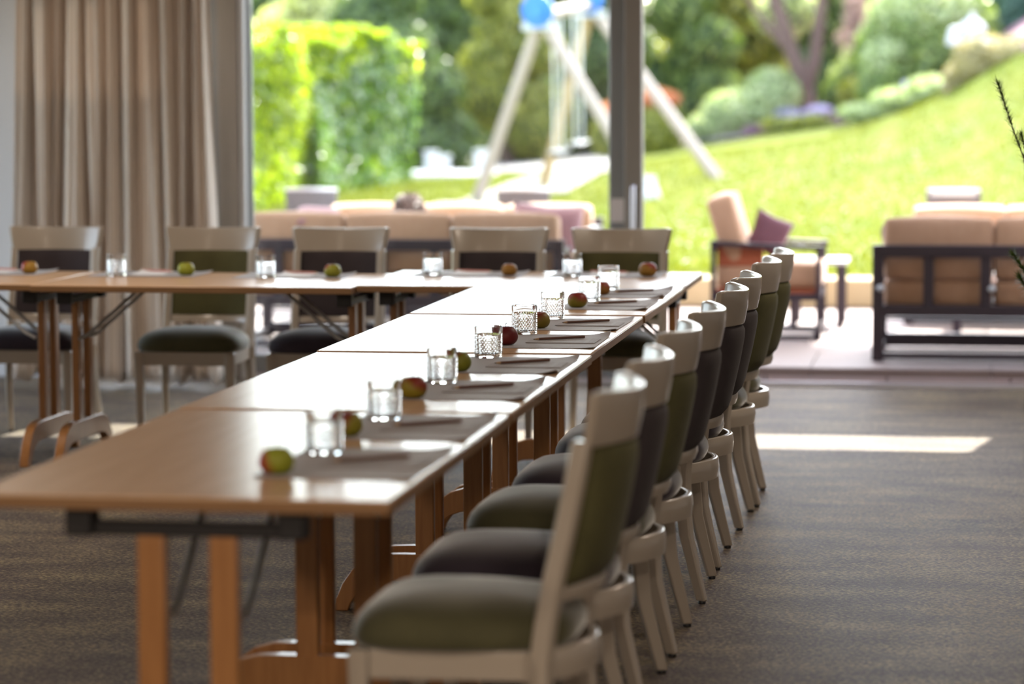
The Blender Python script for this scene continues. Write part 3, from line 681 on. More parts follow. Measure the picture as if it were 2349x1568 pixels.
# grass blades and fallen petals
GRASS = leaf_mat('grass_blades', (.070, .092, .008), (.12, .13, .018), (.17, .16, .05), rough=.7, trans=.45, spec=.15)
nb = 60000
gx_ = rng.uniform(-7.5, 3.8, nb); gy_ = 13.6+ (rng.random(nb)**1.3)*15
gz_ = np.array([tz(a, b) for a, b in zip(gx_, gy_)])
an = rng.uniform(0, 6.283, nb); hh = rng.uniform(.03, .07, nb); ww = rng.uniform(.006, .012, nb)
base = np.stack([gx_, gy_, gz_-.005], 1); dd = np.stack([np.cos(an), np.sin(an), 0*an], 1)*ww[:, None]; lean = np.stack([rng.normal(0, .025, nb), rng.normal(0, .025, nb), hh], 1)
Vg = np.stack([base-dd, base+dd, base+lean], 1).reshape(-1, 3)
tag(mesh_np('grass', Vg, np.arange(nb*3).reshape(-1, 3), GRASS), 'short bright green grass blades all over the sloping lawn', 'grass', kind='stuff')
nd = 500; px_ = rng.uniform(-1.5, 3.5, nd); py_ = rng.uniform(13.7, 25, nd); pz_ = np.array([tz(a, b) for a, b in zip(px_, py_)])
s_ = rng.uniform(.008, .018, nd); c0 = np.stack([px_, py_, pz_+.06], 1)
qd = np.array([[-1, -1, 0], [1, -1, .3], [1, 1, 0], [-1, 1, .4]]); Vd = (c0[:, None, :]+qd[None]*s_[:, None, None]).reshape(-1, 3)
tag(mesh_np('daisies', Vd, np.arange(nd*4).reshape(-1, 4), WHITE), 'tiny white daisies scattered over the right of the lawn', 'flowers', kind='stuff')

# ------------------------------------------------------------------ planting
def leaves(name, m, blobs, n, size, parent, flat=.6, droop=0, shell=.75, elong=1.6):
    """blobs: (cx, cy, cz, rx, ry, rz); leaf quads set on and just inside the ellipsoids"""
    w_ = np.array([(b[3]*b[4]+b[3]*b[5]+b[4]*b[5]) for b in blobs]); w_ = w_/w_.sum(); ks = rng.choice(len(blobs), n, p=w_); Bm = np.array(blobs)[ks]
    d = rng.normal(size=(n, 3)); d /= np.linalg.norm(d, axis=1)[:, None]
    rr = shell+(1.04-shell)*rng.random(n)**.6
    P = Bm[:, :3]+d*Bm[:, 3:6]*rr[:, None]
    nrm = d+rng.normal(0, flat, (n, 3)); nrm /= np.linalg.norm(nrm, axis=1)[:, None]
    a = np.cross(nrm, rng.normal(size=(n, 3))); a /= np.linalg.norm(a, axis=1)[:, None]; b = np.cross(nrm, a)
    if droop: a = a*(1-droop)+np.array([0, 0, -1])*droop
    s = (size*rng.uniform(.6, 1.3, n))[:, None]
    V = np.stack([P-a*s*elong, P-b*s*.55+nrm*s*.12, P+a*s*elong, P+b*s*.55+nrm*s*.12], 1).reshape(-1, 3)
    return mesh_np(name, V, np.arange(n*4).reshape(-1, 4), m, parent, 'stuff')
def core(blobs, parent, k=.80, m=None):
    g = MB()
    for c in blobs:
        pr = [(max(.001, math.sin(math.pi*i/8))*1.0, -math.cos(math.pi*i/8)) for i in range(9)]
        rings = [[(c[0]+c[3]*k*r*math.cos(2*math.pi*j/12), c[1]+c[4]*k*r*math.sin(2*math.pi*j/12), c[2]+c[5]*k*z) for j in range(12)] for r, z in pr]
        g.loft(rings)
    return g.build('shade_core', m or DARKCORE, parent, smooth=80)  # solid dark core, shade between the leaves put into its colour
def bush(name, label, cat, blobs, m, n, size, group=None, **kw):
    c = blobs[0]; e = empty(name, (0, 0, 0), 0, label, cat, group)
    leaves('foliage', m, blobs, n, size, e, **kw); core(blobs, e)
    return e
def cluster(cx, cy, z0, z1, r, n, jit=.5, top=.5, seed=0):
    rr = random.Random(seed); out = []
    for i in range(n):
        t = (i+.5)/n; z = z0+(z1-z0)*t; rad = r*(1-(1-top)*t); a = rr.uniform(0, 6.283); q = rr.uniform(.1, 1)*jit*rad
        s = rad*rr.uniform(.45, .75)
        out.append((cx+math.cos(a)*q, cy+math.sin(a)*q, z, s, s, max(s*.8, (z1-z0)/n*1.0)))
    return out
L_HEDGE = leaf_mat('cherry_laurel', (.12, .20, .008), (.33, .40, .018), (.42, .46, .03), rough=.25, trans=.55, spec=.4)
L_HEDGE2 = leaf_mat('cherry_laurel_shaded', (.04, .105, .018), (.16, .27, .045), (.32, .40, .07), rough=.18, trans=.36, spec=.9)  # darker laurel copy: shade on the hedge face put into the colour
L_YG = leaf_mat('yellow_green_leaf', (.13, .15, .02), (.28, .28, .045), (.40, .36, .10), trans=.45)
L_DK = leaf_mat('dark_conifer', (.035, .07, .018), (.10, .15, .035), (.17, .22, .06), trans=.3)
L_MD = leaf_mat('mid_green', (.07, .12, .03), (.18, .24, .06), (.30, .36, .10), trans=.35)
L_TEAL = leaf_mat('blue_green', (.03, .075, .055), (.08, .15, .10), trans=.3)
L_PALE = leaf_mat('grey_green', (.22, .28, .13), (.42, .48, .26), (.6, .62, .42), trans=.4)
L_RED = leaf_mat('red_tips', (.36, .10, .04), (.60, .26, .14), trans=.4)
L_OLIVE = leaf_mat('olive_leaf', (.13, .15, .02), (.30, .30, .05), trans=.35)
L_YEL = leaf_mat('golden_leaf', (.22, .20, .06), (.44, .37, .17), (.55, .48, .32), trans=.35, tint=(1.2, 1.15, .9))
L_PLUM = leaf_mat('pampas_plume', (.26, .17, .14), (.42, .31, .27), trans=.4, tint=(1, 1, 1))
L_DRY = leaf_mat('dried_flower', (.10, .06, .05), (.34, .23, .20), trans=.2, tint=(1, 1, 1))
L_HEATH = leaf_mat('heather', (.12, .05, .09), (.26, .13, .20), trans=.2, tint=(1, 1, 1))
L_LAV = leaf_mat('lavender_flower', (.30, .26, .46), (.40, .36, .56), trans=.2, tint=(1, 1, 1))
L_LIGHT = leaf_mat('light_crown', (.38, .40, .16), (.62, .60, .34), (.8, .78, .6), trans=.5)

# clipped laurel hedge in two blocks
def hedge(label, p0, p1, thick, h, m, n, size, seed, top_m=None):
    e = empty('laurel_hedge', (0, 0, 0), 0, label, 'hedge'); p0 = Vector(p0); p1 = Vector(p1); d = (p1-p0); L_ = d.length; d /= L_; nr = Vector((-d.y, d.x))
    r_ = np.random.default_rng(seed)
    u = r_.random(n)*L_; wv = r_.random(n)*thick; f = r_.choice(4, n, p=[.5, .25, .125, .125]); zz = r_.random(n)*h
    wv = np.where(f == 0, r_.random(n)*.10, wv); zz = np.where(f == 1, h-r_.random(n)**1.5*.12, zz); u = np.where(f == 2, r_.random(n)*.1, np.where(f == 3, L_-r_.random(n)*.1, u))
    zz = np.where(f == 1, zz, zz)
    bul = .05*np.sin(u*2.3+seed)+.05*np.sin(zz*3+u)
    X = p0.x+d.x*u+nr.x*(wv-bul); Y = p0.y+d.y*u+nr.y*(wv-bul)
    rnd_top = .10*np.sin(u*1.9+seed*2)+.05*np.sin(u*5)
    Z = .30+zz*(1+rnd_top/h)
    P = np.stack([X, Y, Z], 1)
    base = np.where((f == 0)[:, None], np.array([-nr.x, -nr.y, .25]), np.where((f == 1)[:, None], np.array([0, 0, 1.]), np.where((f == 2)[:, None], np.array([-d.x, -d.y, .2]), np.array([d.x, d.y, .2]))))
    nm_ = base+r_.normal(0, .55, (n, 3)); nm_ /= np.linalg.norm(nm_, axis=1)[:, None]
    a = np.cross(nm_, r_.normal(size=(n, 3))); a /= np.linalg.norm(a, axis=1)[:, None]; b = np.cross(nm_, a); s = (size*r_.uniform(.6, 1.3, n))[:, None]
    V = np.stack([P-a*s*1.5, P-b*s*.6+nm_*s*.15, P+a*s*1.5, P+b*s*.6+nm_*s*.15], 1).reshape(-1, 3)
    mesh_np('foliage', V, np.arange(n*4).reshape(-1, 4), m, e, 'stuff')
    if top_m:  # sunlit look of the hedge top, put into a brighter leaf colour
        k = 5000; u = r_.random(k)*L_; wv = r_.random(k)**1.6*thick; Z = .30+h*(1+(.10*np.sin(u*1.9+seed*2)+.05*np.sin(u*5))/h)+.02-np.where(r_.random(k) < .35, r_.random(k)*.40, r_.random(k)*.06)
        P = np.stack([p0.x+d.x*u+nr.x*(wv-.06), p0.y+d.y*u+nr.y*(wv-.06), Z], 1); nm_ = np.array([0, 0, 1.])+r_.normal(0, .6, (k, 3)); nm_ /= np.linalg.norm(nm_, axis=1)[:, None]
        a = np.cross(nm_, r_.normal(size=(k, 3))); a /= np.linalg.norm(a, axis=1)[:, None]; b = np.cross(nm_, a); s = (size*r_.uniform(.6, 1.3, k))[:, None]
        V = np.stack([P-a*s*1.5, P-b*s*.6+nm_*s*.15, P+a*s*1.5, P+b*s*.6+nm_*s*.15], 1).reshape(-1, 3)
        mesh_np('brighter_leaves', V, np.arange(k*4).reshape(-1, 4), top_m, e, 'stuff')
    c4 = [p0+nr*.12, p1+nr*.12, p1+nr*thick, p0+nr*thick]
    MB().loft([[(q.x, q.y, z) for q in c4] for z in (.2, .28+h-.14)]).build('shade_core', DARKCORE, e, smooth=0)  # dark block standing in for the shade inside the hedge
hedge('bright yellow-green clipped hedge block nearest the window', (-5.98, 20.6), (-6.02, 25.0), 1.5, 1.80, L_HEDGE, 16000, .045, 1)
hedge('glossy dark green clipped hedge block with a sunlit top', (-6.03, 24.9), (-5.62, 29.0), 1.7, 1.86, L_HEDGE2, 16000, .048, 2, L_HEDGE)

def tree(name, label, blobs, m, n, size, trunk, group='trees behind the garden', **kw):
    e = bush(name, label, 'tree', blobs, m, n, size, group, **kw)
    for (pth, r_) in trunk: MB().tube(pth, r_, 10).build('trunk', BARK, e)
    return e
def up_(x, y, h, r_=.14): return [([(x, y, tz(x, y)-.1), (x+.05, y, h*.5), (x, y+.05, h)], [r_, r_*.7, r_*.3])]
tree('thuja', 'dark green conifer rising behind the clipped hedge', cluster(-6.9, 33.5, .7, 3.7, 1.25, 12, seed=1), L_DK, 9000, .06, up_(-6.9, 33.5, 3.5), droop=.3)
tree('thuja', 'yellow-green conifer between the hedge and the swing', cluster(-5.55, 35.5, .8, 3.8, 1.05, 12, seed=2), L_YG, 9000, .06, up_(-5.55, 35.5, 3.8), droop=.35)
tree('thuja', 'tall dark conifer directly behind the left swing leg', cluster(-4.55, 37.5, .8, 4.0, 1.2, 12, seed=3), L_DK, 9000, .06, up_(-4.55, 37.5, 4), droop=.35)
tree('thuja', 'mid-green plumed conifer behind the swing', cluster(-4.55, 39.5, .8, 4.1, 1.5, 14, seed=31), L_MD, 9000, .065, up_(-4.3, 39.5, 4), droop=.4)
tree('thuja', 'grey-green plumed conifer behind the swing chains', cluster(-3.15, 38.5, .8, 4.0, 1.05, 12, seed=4), L_MD, 8000, .06, up_(-3.15, 38.5, 4), droop=.4)
tree('thuja', 'dark conifer farther back behind the swing beam', cluster(-2.2, 43, .8, 4.4, 1.5, 12, seed=5), L_DK, 8000, .07, up_(-2.2, 43, 4), droop=.3)
tree('broadleaf_tree', 'pale sunlit tree crown above the left hedge', cluster(-9.0, 40, 2.0, 4.3, 1.9, 12, seed=6), L_LIGHT, 8000, .07, up_(-9, 40, 4))
tree('broadleaf_tree', 'dark green tree behind the gap above the hedges', cluster(-8.2, 44, .9, 4.3, 2.1, 12, seed=16), L_DK, 8000, .08, up_(-8.2, 44, 4))
tree('broadleaf_tree', 'yellow-green leafy tree right of the window post', cluster(-2.6, 40.0, 1.2, 4.0, 1.5, 16, seed=7), L_YG, 10000, .065, up_(-2.6, 40.0, 4))
tree('broadleaf_tree', 'mid-green tree behind the yellow-green one right of the post', cluster(-1.2, 44.0, .9, 4.4, 1.9, 14, seed=8), L_MD, 9000, .075, up_(-1.2, 44.0, 4))
tree('fork_tree', 'bare-trunked forked tree standing in the mulched bed', [(-1.9, 36.2, 3.9, 1.1, .9, .55), (-.3, 36.2, 4.1, 1.3, .9, .6), (-1.5, 37, 2.75, .5, .5, .35), (.3, 37.4, 3.2, .7, .6, .4)], L_PALE, 5000, .06,
     [([(-1.16, 36, .9), (-1.16, 36, 1.5), (-1.30, 36, 1.95), (-1.62, 36.1, 2.9), (-1.75, 36.2, 4.0)], [.17, .145, .12, .10, .06]),
      ([(-1.17, 36, 1.55), (-1.02, 36, 2.0), (-.92, 36.05, 2.9), (-.98, 36.1, 4.1)], [.12, .10, .075, .05]),
      ([(-1.35, 36, 2.1), (-1.75, 36.1, 2.53), (-2.2, 36.2, 3.2)], [.07, .055, .03])])
pb = bush('photinia_bush', 'round bush with red-orange tips on the lawn edge', 'bush', [(-3.2, 33.6, .98, .46, .5, .52), (-3.65, 33.9, .92, .42, .4, .42)], L_OLIVE, 3500, .04)
leaves('red_tips', L_RED, [(-3.2, 33.6, 1.42, .40, .4, .14), (-3.6, 33.9, 1.28, .38, .34, .12)], 2200, .04, pb)
bush('sage_bush', 'pale grey-green feathery bush left of the forked tree', 'bush', [(-2.1, 35.4, 1.2, .55, .5, .36), (-1.65, 35.8, 1.45, .45, .4, .42), (-2.5, 35.2, 1.0, .35, .3, .22)], L_PALE, 4500, .045)
bush('green_bush', 'green bush behind the forked trunk', 'bush', cluster(-.35, 38.2, 1.3, 2.4, .7, 5, seed=11), L_MD, 3500, .05)
bush('yellow_bush', 'low yellow-green bush right of the forked trunk', 'bush', [(-.1, 34.6, 1.5, .5, .4, .28), (.35, 34.2, 1.5, .35, .3, .22)], L_YG, 2500, .04)
pmp = empty('pampas_grass', (0, 0, 0), 0, 'pinkish pampas grass plumes rising behind the bed', 'grass clump')
leaves('plume', L_PLUM, [(-.55, 40, 2.75, .22, .2, .55), (-.1, 40, 2.65, .2, .2, .5), (.3, 40, 2.6, .2, .2, .5), (-.3, 40.2, 2.35, .6, .3, .35)], 3000, .04, pmp, droop=.7, shell=.1)
leaves('blade', L_PALE, [(-.2, 40, 1.7, .8, .4, .7)], 2500, .05, pmp, droop=.8, shell=.2)
bush('heather_patch', 'low purple heather covering the bed under the forked tree', 'flowers', [(-1.3, 34.7, .98, .7, .4, .10), (-.55, 34.1, 1.1, .6, .5, .12), (-.1, 33.0, 1.15, .4, .6, .10), (-2.2, 35.4, .86, .6, .3, .10)], L_HEATH, 4500, .03, shell=.5)
bush('lavender_clump', 'small lavender clump in bloom at the foot of the trunk', 'flowers', [(-1.35, 35.3, 1.18, .26, .2, .10), (-.9, 35.1, 1.24, .22, .2, .09)], L_LAV, 900, .025, shell=.4)
bush('bronze_groundcover', 'rusty brown groundcover in front of the forked tree', 'bush', [(-1.25, 33.9, 1.05, .42, .3, .14), (-.9, 33.7, 1.1, .3, .3, .12)], L_OLIVE, 1500, .03, shell=.5)
db = bush('dome_bush', 'large round olive-green bush on the slope below the lantern', 'bush', [(.62, 31.5, 1.95, .88, .8, .95), (.35, 31.2, 1.55, .55, .6, .55), (1.05, 31.6, 2.35, .55, .6, .5), (.55, 31.8, 2.65, .5, .5, .35)], L_MD, 9000, .045)
leaves('brighter_leaves', L_PALE, [(.62, 31.3, 2.53, .70, .5, .48), (.2, 31.0, 1.95, .35, .3, .3)], 3000, .04, db)  # layer of paler leaves over the upper part of the bush
bush('low_groundcover', 'pale groundcover along the upper lawn edge', 'bush', [(.35, 29.6, 1.42, .35, .4, .14), (.75, 28.9, 1.55, .3, .4, .16), (-.1, 30.6, 1.26, .35, .4, .12)], L_PALE, 2500, .035)
bush('golden_shrub', 'golden yellow shrub below the stone lantern', 'bush', [(1.35, 27.6, 1.86, .34, .3, .30), (1.72, 27.3, 1.90, .30, .3, .24), (1.12, 27.9, 1.68, .22, .25, .18), (2.05, 27.3, 1.98, .3, .3, .2)], L_YEL, 5000, .035)
tree('thuja', 'blue-green conifer behind the pampas grass', cluster(.3, 46, 2, 4.8, 1.5, 10, seed=21), L_TEAL, 6000, .075, up_(.3, 46, 5))
tree('thuja', 'dark conifer at the upper right behind the lantern', cluster(2.1, 33.5, 1.9, 4.0, 1.1, 12, seed=22), L_TEAL, 8000, .055, up_(2.1, 33.5, 4.5))
tree('broadleaf_tree', 'dark tree outside the view right of the lantern', cluster(4.4, 34, 2, 6, 1.6, 12, seed=23), L_DK, 6000, .08, up_(4.4, 34, 4.5))
for i, (x, y, s) in enumerate(((-12.5, 37, 3), (7.5, 36, 4), (-15.5, 33, 5), (11, 33, 6))):
    tree('broadleaf_tree', ['green tree beyond the left edge of the garden', 'green tree beyond the right edge of the garden', 'far left tree of the garden boundary', 'far right tree of the garden boundary'][i], cluster(x, y, 1.5, 4.5, 2.0, 10, seed=40+i), L_MD, 4000, .1, up_(x, y, 4.5))
# distant woods: a row of rounder crowns closing the horizon
for i in range(9):
    x = -13+3.0*i; y = 52+(i % 2)*2
    tree('distant_tree', 'distant dark tree number %s from the left on the horizon' % ['one', 'two', 'three', 'four', 'five', 'six', 'seven', 'eight', 'nine'][i], cluster(x, y, 1.2, 4.2, 2.6, 9, seed=60+i), [L_DK, L_MD, L_TEAL][i % 3], 3500, .12, [([(x, y, 0), (x, y, 5)], [.2, .1])], 'distant trees on the horizon')

bush('boundary_hedge', 'dark green boundary hedge closing the garden behind the conifers', 'hedge', [(-13+1.3*k, 48.5+.3*(k % 2), 1.5+.03*k, .95, .8, 1.25) for k in range(17)], L_DK, 16000, .08)
bush('laurel_bush', 'dark shrub filling the gap behind the left swing leg', 'bush', [(-5.15, 36.0, .95, .55, .5, .6), (-5.6, 36.8, .9, .5, .5, .55)], L_DK, 4000, .05)
# stone lantern
ln = empty('stone_lantern', (1.235, 28.6, tz(1.235, 28.6)-.05), 0, 'white stone garden lantern with a domed cap on the slope', 'lantern')
MB().lathe([(.16, 0), (.17, .05), (.10, .10), (.07, .16), (.07, .34), (.12, .40), (.17, .44)], 16).build('pedestal', STONEW, ln)
MB().lathe([(.095, .44), (.10, .46), (.095, .56), (.09, .57)], 6).build('light_chamber', STONEW, ln, smooth=0)
MB().lathe([(.06, .565), (.155, .575), (.165, .60), (.14, .655), (.09, .70), (.04, .735), (.03, .76), (.035, .78), (.01, .80)], 20).build('cap', STONEW, ln)
st = MB().lathe([(.10, 0), (.11, .03), (.09, .12), (.07, .2), (.02, .22)], 8).build('rock', STONEW, loc=(1.0, 28.5, 1.98)); st.parent = ln; st.location = (-.2, 0, .42)
st2 = MB().box(-.045, .045, -.045, .045, 0, .40).build('marker_post', STONEW, loc=(.42, 30.2, 1.25), bevel=.01); tag(st2, 'short grey stone post beside the round bush', 'post')
bl = MB().lathe([(.01, 0), (.07, .03), (.08, .12), (.05, .19), (.01, .22)], 14).build('blue_ball', BLUEP, loc=(.02, 33.5, 1.72)); tag(bl, 'small blue glazed garden ball right of the forked tree', 'ornament')
MB().tube([(0, 0, -.45), (0, 0, .02)], .012, 6).build('stake', STEEL, bl)
for i, (x, y, h) in enumerate(((-5.93, 31.4, .30), (-5.72, 31.2, .24), (-5.28, 31.6, .28))):
    g = empty('garden_lamp', (x, y, tz(x, y)), 0, ['white pillar lamp beside the clipped hedge, left of the pair', 'shorter white pillar lamp, right of the pair by the hedge', 'white pillar lamp standing apart just left of the swing leg'][i], 'garden lamp')
    MB().box(-.07, .07, -.07, .07, 0, h).build('pillar', WHITE, g, bevel=.01); MB().box(-.09, .09, -.09, .09, h, h+.03).build('cap', WHITE, g, bevel=.008)
sl = MB().box(-6.3, -4.75, 30.6, 31.9, .40, .47).build('stone_slab', STONEW, bevel=.02); tag(sl, 'pale stone slab carrying the white pillar lamps', 'slab')

# ------------------------------------------------------------------ swing
sw = empty('garden_swing', (0, 0, 0), 0, 'timber garden swing frame with blue disc joints', 'swing')
tA = Vector((-3.09, 22.5, 2.28)); tB = Vector((-2.86, 24.6, 2.46))
def pole(name, a, b, r_, m): return MB().tube([a, b], r_, 14).build(name, m, sw, smooth=60)
fA1 = Vector((-3.86, 23.0, .36)); fA2 = Vector((-1.93, 22.15, .45)); fB1 = Vector((-3.44, 24.9, .45)); fB2 = Vector((-1.44, 24.15, .58))
for t_, f_, m in ((tA, fA1, WOODP), (tA, fA2, WOODP), (tB, fB1, WOODB), (tB, fB2, WOODP)): pole('leg', t_+Vector((0, 0, -.02)), f_, .062, m)
pole('top_beam', tA+(tA-tB)*.05, tB+(tB-tA)*.05, .062, WOODP)
MB().lathe([(.075, 0), (.12, .04), (.06, .22), (.063, .28)], 12, (fA2.x-.02, fA2.y, fA2.z-.05)).build('white_foot_cover', WHITE, sw)
for t_ in (tA, tB):
    n_ = (tA-tB).normalized(); fr = t_+n_*.11+Vector((0, 0, .06))
    for (r1, q0, q1, m) in ((.165, 0, .055, BLUEP), (.085, .055, .075, BLUEP)):
        MB().tube([fr+n_*q0, fr+n_*(q0+q1*.5+.02)], r1, 26).build('blue_disc', m, sw, smooth=40)
    MB().sweep([t_+Vector((-.17, 0, -.10))+n_*.09, t_+Vector((.19, 0, -.10))+n_*.09], n_*.02, Vector((0, 0, .035))).build('bracket', WHITE, sw, bevel=.004)
for k, u in enumerate((.22, .38, .62, .78)):
    p_ = tA.lerp(tB, u)
    MB().tube([p_+Vector((0, 0, -.05)), p_+Vector((.02, 0, -1.42))], .011, 6).build('chain', CHAIN, sw)
for u0 in (.22, .62):
    p_ = tA.lerp(tB, u0+.08)+Vector((.02, 0, -1.43)); d_ = (tB-tA)*.095
    MB().sweep([p_-d_, p_+d_], Vector((.08, 0, 0)), Vector((0, 0, .015))).build('seat', BLACKP, sw, bevel=.01)

# ------------------------------------------------------------------ terrace furniture
def pad(name, m, sx, sy, sz, parent=None, puff=.02, loc=(0, 0, 0), rot=(0, 0, 0)):
    """box cushion with soft, crowned faces"""
    bm = bmesh.new(); bmesh.ops.create_cube(bm, size=1)
    bmesh.ops.subdivide_edges(bm, edges=bm.edges, cuts=5, use_grid_fill=True)
    for v in bm.verts:
        x, y, z = v.co*2; k = (1-x*x*.999)*(1-y*y*.999); k2 = (1-x*x*.999)*(1-z*z*.999); k3 = (1-y*y*.999)*(1-z*z*.999)
        v.co = Vector((x*sx/2+math.copysign(puff*.6*k3, x)*(abs(x) > .99), y*sy/2+math.copysign(puff*k2, y)*(abs(y) > .99), z*sz/2+math.copysign(puff*k, z)*(abs(z) > .99)))
    me = bpy.data.meshes.new(name); bm.to_mesh(me); bm.free(); me.materials.append(m); me.polygons.foreach_set('use_smooth', [True]*len(me.polygons))
    o = bpy.data.objects.new(name, me); C.objects.link(o); o.location = loc; o.rotation_euler = rot
    b = o.modifiers.new('bevel', 'BEVEL'); b.width = .022; b.segments = 3; b.limit_method = 'ANGLE'; b.angle_limit = R(50)
    if parent: o.parent = parent
    return o
def pillow(label, m, s, loc, rot, group=None):
    bm = bmesh.new(); bmesh.ops.create_grid(bm, x_segments=12, y_segments=12, size=.5)
    vs = [v.co.copy() for v in bm.verts]; fs = [[v.index for v in f.verts] for f in bm.faces]; bm.free()
    V = []; F = []
    for sd in (1, -1):
        for p in vs:
            x, y = p.x*2, p.y*2; k = max(0, (1-x**4)*(1-y**4))**.5; pin = 1-.10*(1-abs(x*y))*max(abs(x), abs(y))
            V.append((p.x*s*pin, p.y*s*pin, sd*(.17*s*k)))
    n_ = len(vs)
    for f in fs: F.append(tuple(f)); F.append(tuple(i+n_ for i in reversed(f)))
    o = MB().add(V, F).build('pillow', m, loc=loc, smooth=180); o.rotation_euler = rot
    bmx = bmesh.new(); bmx.from_mesh(o.data); bmesh.ops.remove_doubles(bmx, verts=bmx.verts, dist=.0005); bmesh.ops.recalc_face_normals(bmx, faces=bmx.faces); bmx.to_mesh(o.data); bmx.free()
    return tag(o, label, 'pillow', group)
TF = .081
def sofa(label, x, y, rz, n, group='outdoor lounge sofas', seatw=.575, slat=.295, top=.75):
    t = empty('lounge_sofa', (x, y, TF), rz, label, 'sofa', group); W_ = n*seatw+.10
    b = lambda nme, *q, bv=.004: MB().box(*q).build(nme, DARKM, t, bevel=bv)
    b('back_leg', 0, .06, 0, .05, 0, .61); b('back_leg', W_-.06, W_, 0, .05, 0, .61)
    b('front_leg', 0, .06, .78, .83, 0, .52); b('front_leg', W_-.06, W_, .78, .83, 0, .52)
    b('back_rail', .06, W_-.06, 0, .045, .545, .61); b('lower_back_rail', .06, W_-.06, 0, .045, .235, .295); b('floor_rail', .06, W_-.06, 0, .045, .012, .045)
    b('floor_rail', .06, W_-.06, .745, .80, .012, .085); b('thin_rail', .06, W_-.06, .76, .78, .155, .172); b('seat_frame', .06, W_-.06, .045, .80, .245, .285)
    for s in (0, W_-.06): b('armrest', s, s+.06, .05, .83, .52, .56); b('floor_rail', s+.01, s+.05, .05, .78, 0.012, .05)
    for xk in (.045, .62):
        MB().lathe([(.004, -.018), (.016, -.012), (.022, 0), (.016, .012), (.004, .018)], 12, (xk, -.012, .385)).build('cushion_clip', WHITE, t)
    k = slat-.03
    while k < W_-.08: b('slat', k, k+.055, .006, .034, .295, .545); k += slat
    for i in range(n):
        x0 = .055+i*seatw+seatw/2
        pad('seat_cushion', CUSH, seatw-.012, .74, .135, t, .010, (x0, .43, .353)); pad('back_cushion', CUSH, seatw-.012, .16, top-.435, t, .02, (x0, .155, top-(top-.435)/2-.012), (R(-9), 0, 0))
    return t
sofa('sand-cushioned sofa with anthracite frame seen from behind, at the right', .60, 9.56, 0, 3)
sofa('sand-cushioned sofa seen from behind through the left window pane', -2.98, 9.90, 0, 3, seatw=.60)
sofa('farther sofa facing us beyond the one at the right', 2.55, 12.75, math.pi, 3, top=.70)
sofa('farther sofa facing us beyond the left window pane', -1.22, 12.75, math.pi, 3, top=.70)
pillow('mauve pillow at the left end of the right sofa', MAUVE, .28, (.72, 10.02, .63), (R(70), R(10), R(75)), 'pillows on the terrace')
pillow('rose pillow at the right end of the left sofa', ROSE, .40, (-1.22, 10.24, .68), (R(78), R(4), R(12)), 'pillows on the terrace')
pillow('pale yellow pillow beside the rose pillow on the left sofa', PALEY, .30, (-1.20, 10.52, .60), (R(70), R(28), R(-25)), 'pillows on the terrace')
pillow('pale rose pillow lying on the left sofa back', ROSE, .24, (-2.50, 10.10, .80), (R(20), R(4), R(12)), 'pillows on the terrace')
# armchair seen from the side, facing right
ac = empty('lounge_armchair', (-.35, 10.72, TF), 0, 'sand-cushioned armchair with thin black frame facing right', 'armchair')
def ab(nme, *q): return MB().box(*q).build(nme, DARKM, ac, bevel=.003)
for y in (0, .62):
    ab('side_post', 0, .03, y, y+.03, 0, .57); ab('side_post', .60, .63, y, y+.03, 0, .53)
    MB().sweep([(0, y+.015, .555), (.32, y+.015, .535), (.64, y+.015, .525)], (0, .018, 0), (0, 0, .014)).build('armrest', DARKM, ac, bevel=.003)
    ab('floor_rail', .0, .63, y, y+.03, 0.005, .035)
ab('seat_rail', .02, .61, .01, .03, .225, .265); ab('seat_rail', .02, .61, .62, .64, .225, .265); ab('front_rail', .59, .62, .03, .62, .005, .07); ab('front_rail', .59, .62, .03, .62, .225, .265); ab('back_rail', .0, .03, .03, .62, .50, .55)
MB().box(.03, .60, .03, .62, .262, .292).build('webbing', ORANGE, ac)
MB().box(.035, .30, .035, .05, .42, .53).build('leather_sling', ORANGE, ac, bevel=.004)
pad('seat_cushion', CUSH, .60, .56, .14, ac, .015, (.33, .325, .365)); pad('back_cushion', CUSH, .15, .56, .44, ac, .02, (.10, .325, .60), (0, R(-16), 0))
pillow('dark mauve pillow leaning in the armchair', MAUVE, .24, (-.03, 10.98, .67), (R(82), R(24), R(22)), 'pillows on the terrace')
tb = empty('side_table', (.03, 11.6, TF), 0, 'small square side table with a white top behind the armchair', 'table')
MB().box(0, .36, 0, .5, .375, .40).build('tabletop', WHITE, tb, bevel=.006)
for x, y in ((.02, .02), (.30, .02), (.02, .44), (.30, .44)): MB().box(x, x+.045, y, y+.04, 0, .375).build('leg', DARKM, tb, bevel=.003)
cf = empty('coffee_table', (-2.6, 11.15, TF), 0, 'low slatted coffee table between the two left sofas', 'table')
MB().box(0, 1.1, 0, .6, .33, .36).build('tabletop', DARKM, cf, bevel=.005)
for x, y in ((.02, .02), (1.03, .02), (.02, .53), (1.03, .53)): MB().box(x, x+.05, y, y+.05, 0, .33).build('leg', DARKM, cf, bevel=.003)
cf2 = empty('coffee_table', (1.0, 11.15, TF), 0, 'low white-topped coffee table between the two right sofas', 'table')
MB().box(0, 1.1, 0, .6, .33, .36).build('tabletop', WHITE, cf2, bevel=.005)
for x, y in ((.02, .02), (1.03, .02), (.02, .53), (1.03, .53)): MB().box(x, x+.05, y, y+.05, 0, .33).build('leg', DARKM, cf2, bevel=.003)
vz = empty('flower_vase', (-2.24, 11.40, TF+.36), 0, 'round vase of dried flowers on the left coffee table', 'vase')
MB().lathe([(.05, 0), (.08, .03), (.10, .10), (.085, .17), (.055, .21), (.06, .23)], 20).build('pot', WICKER, vz)
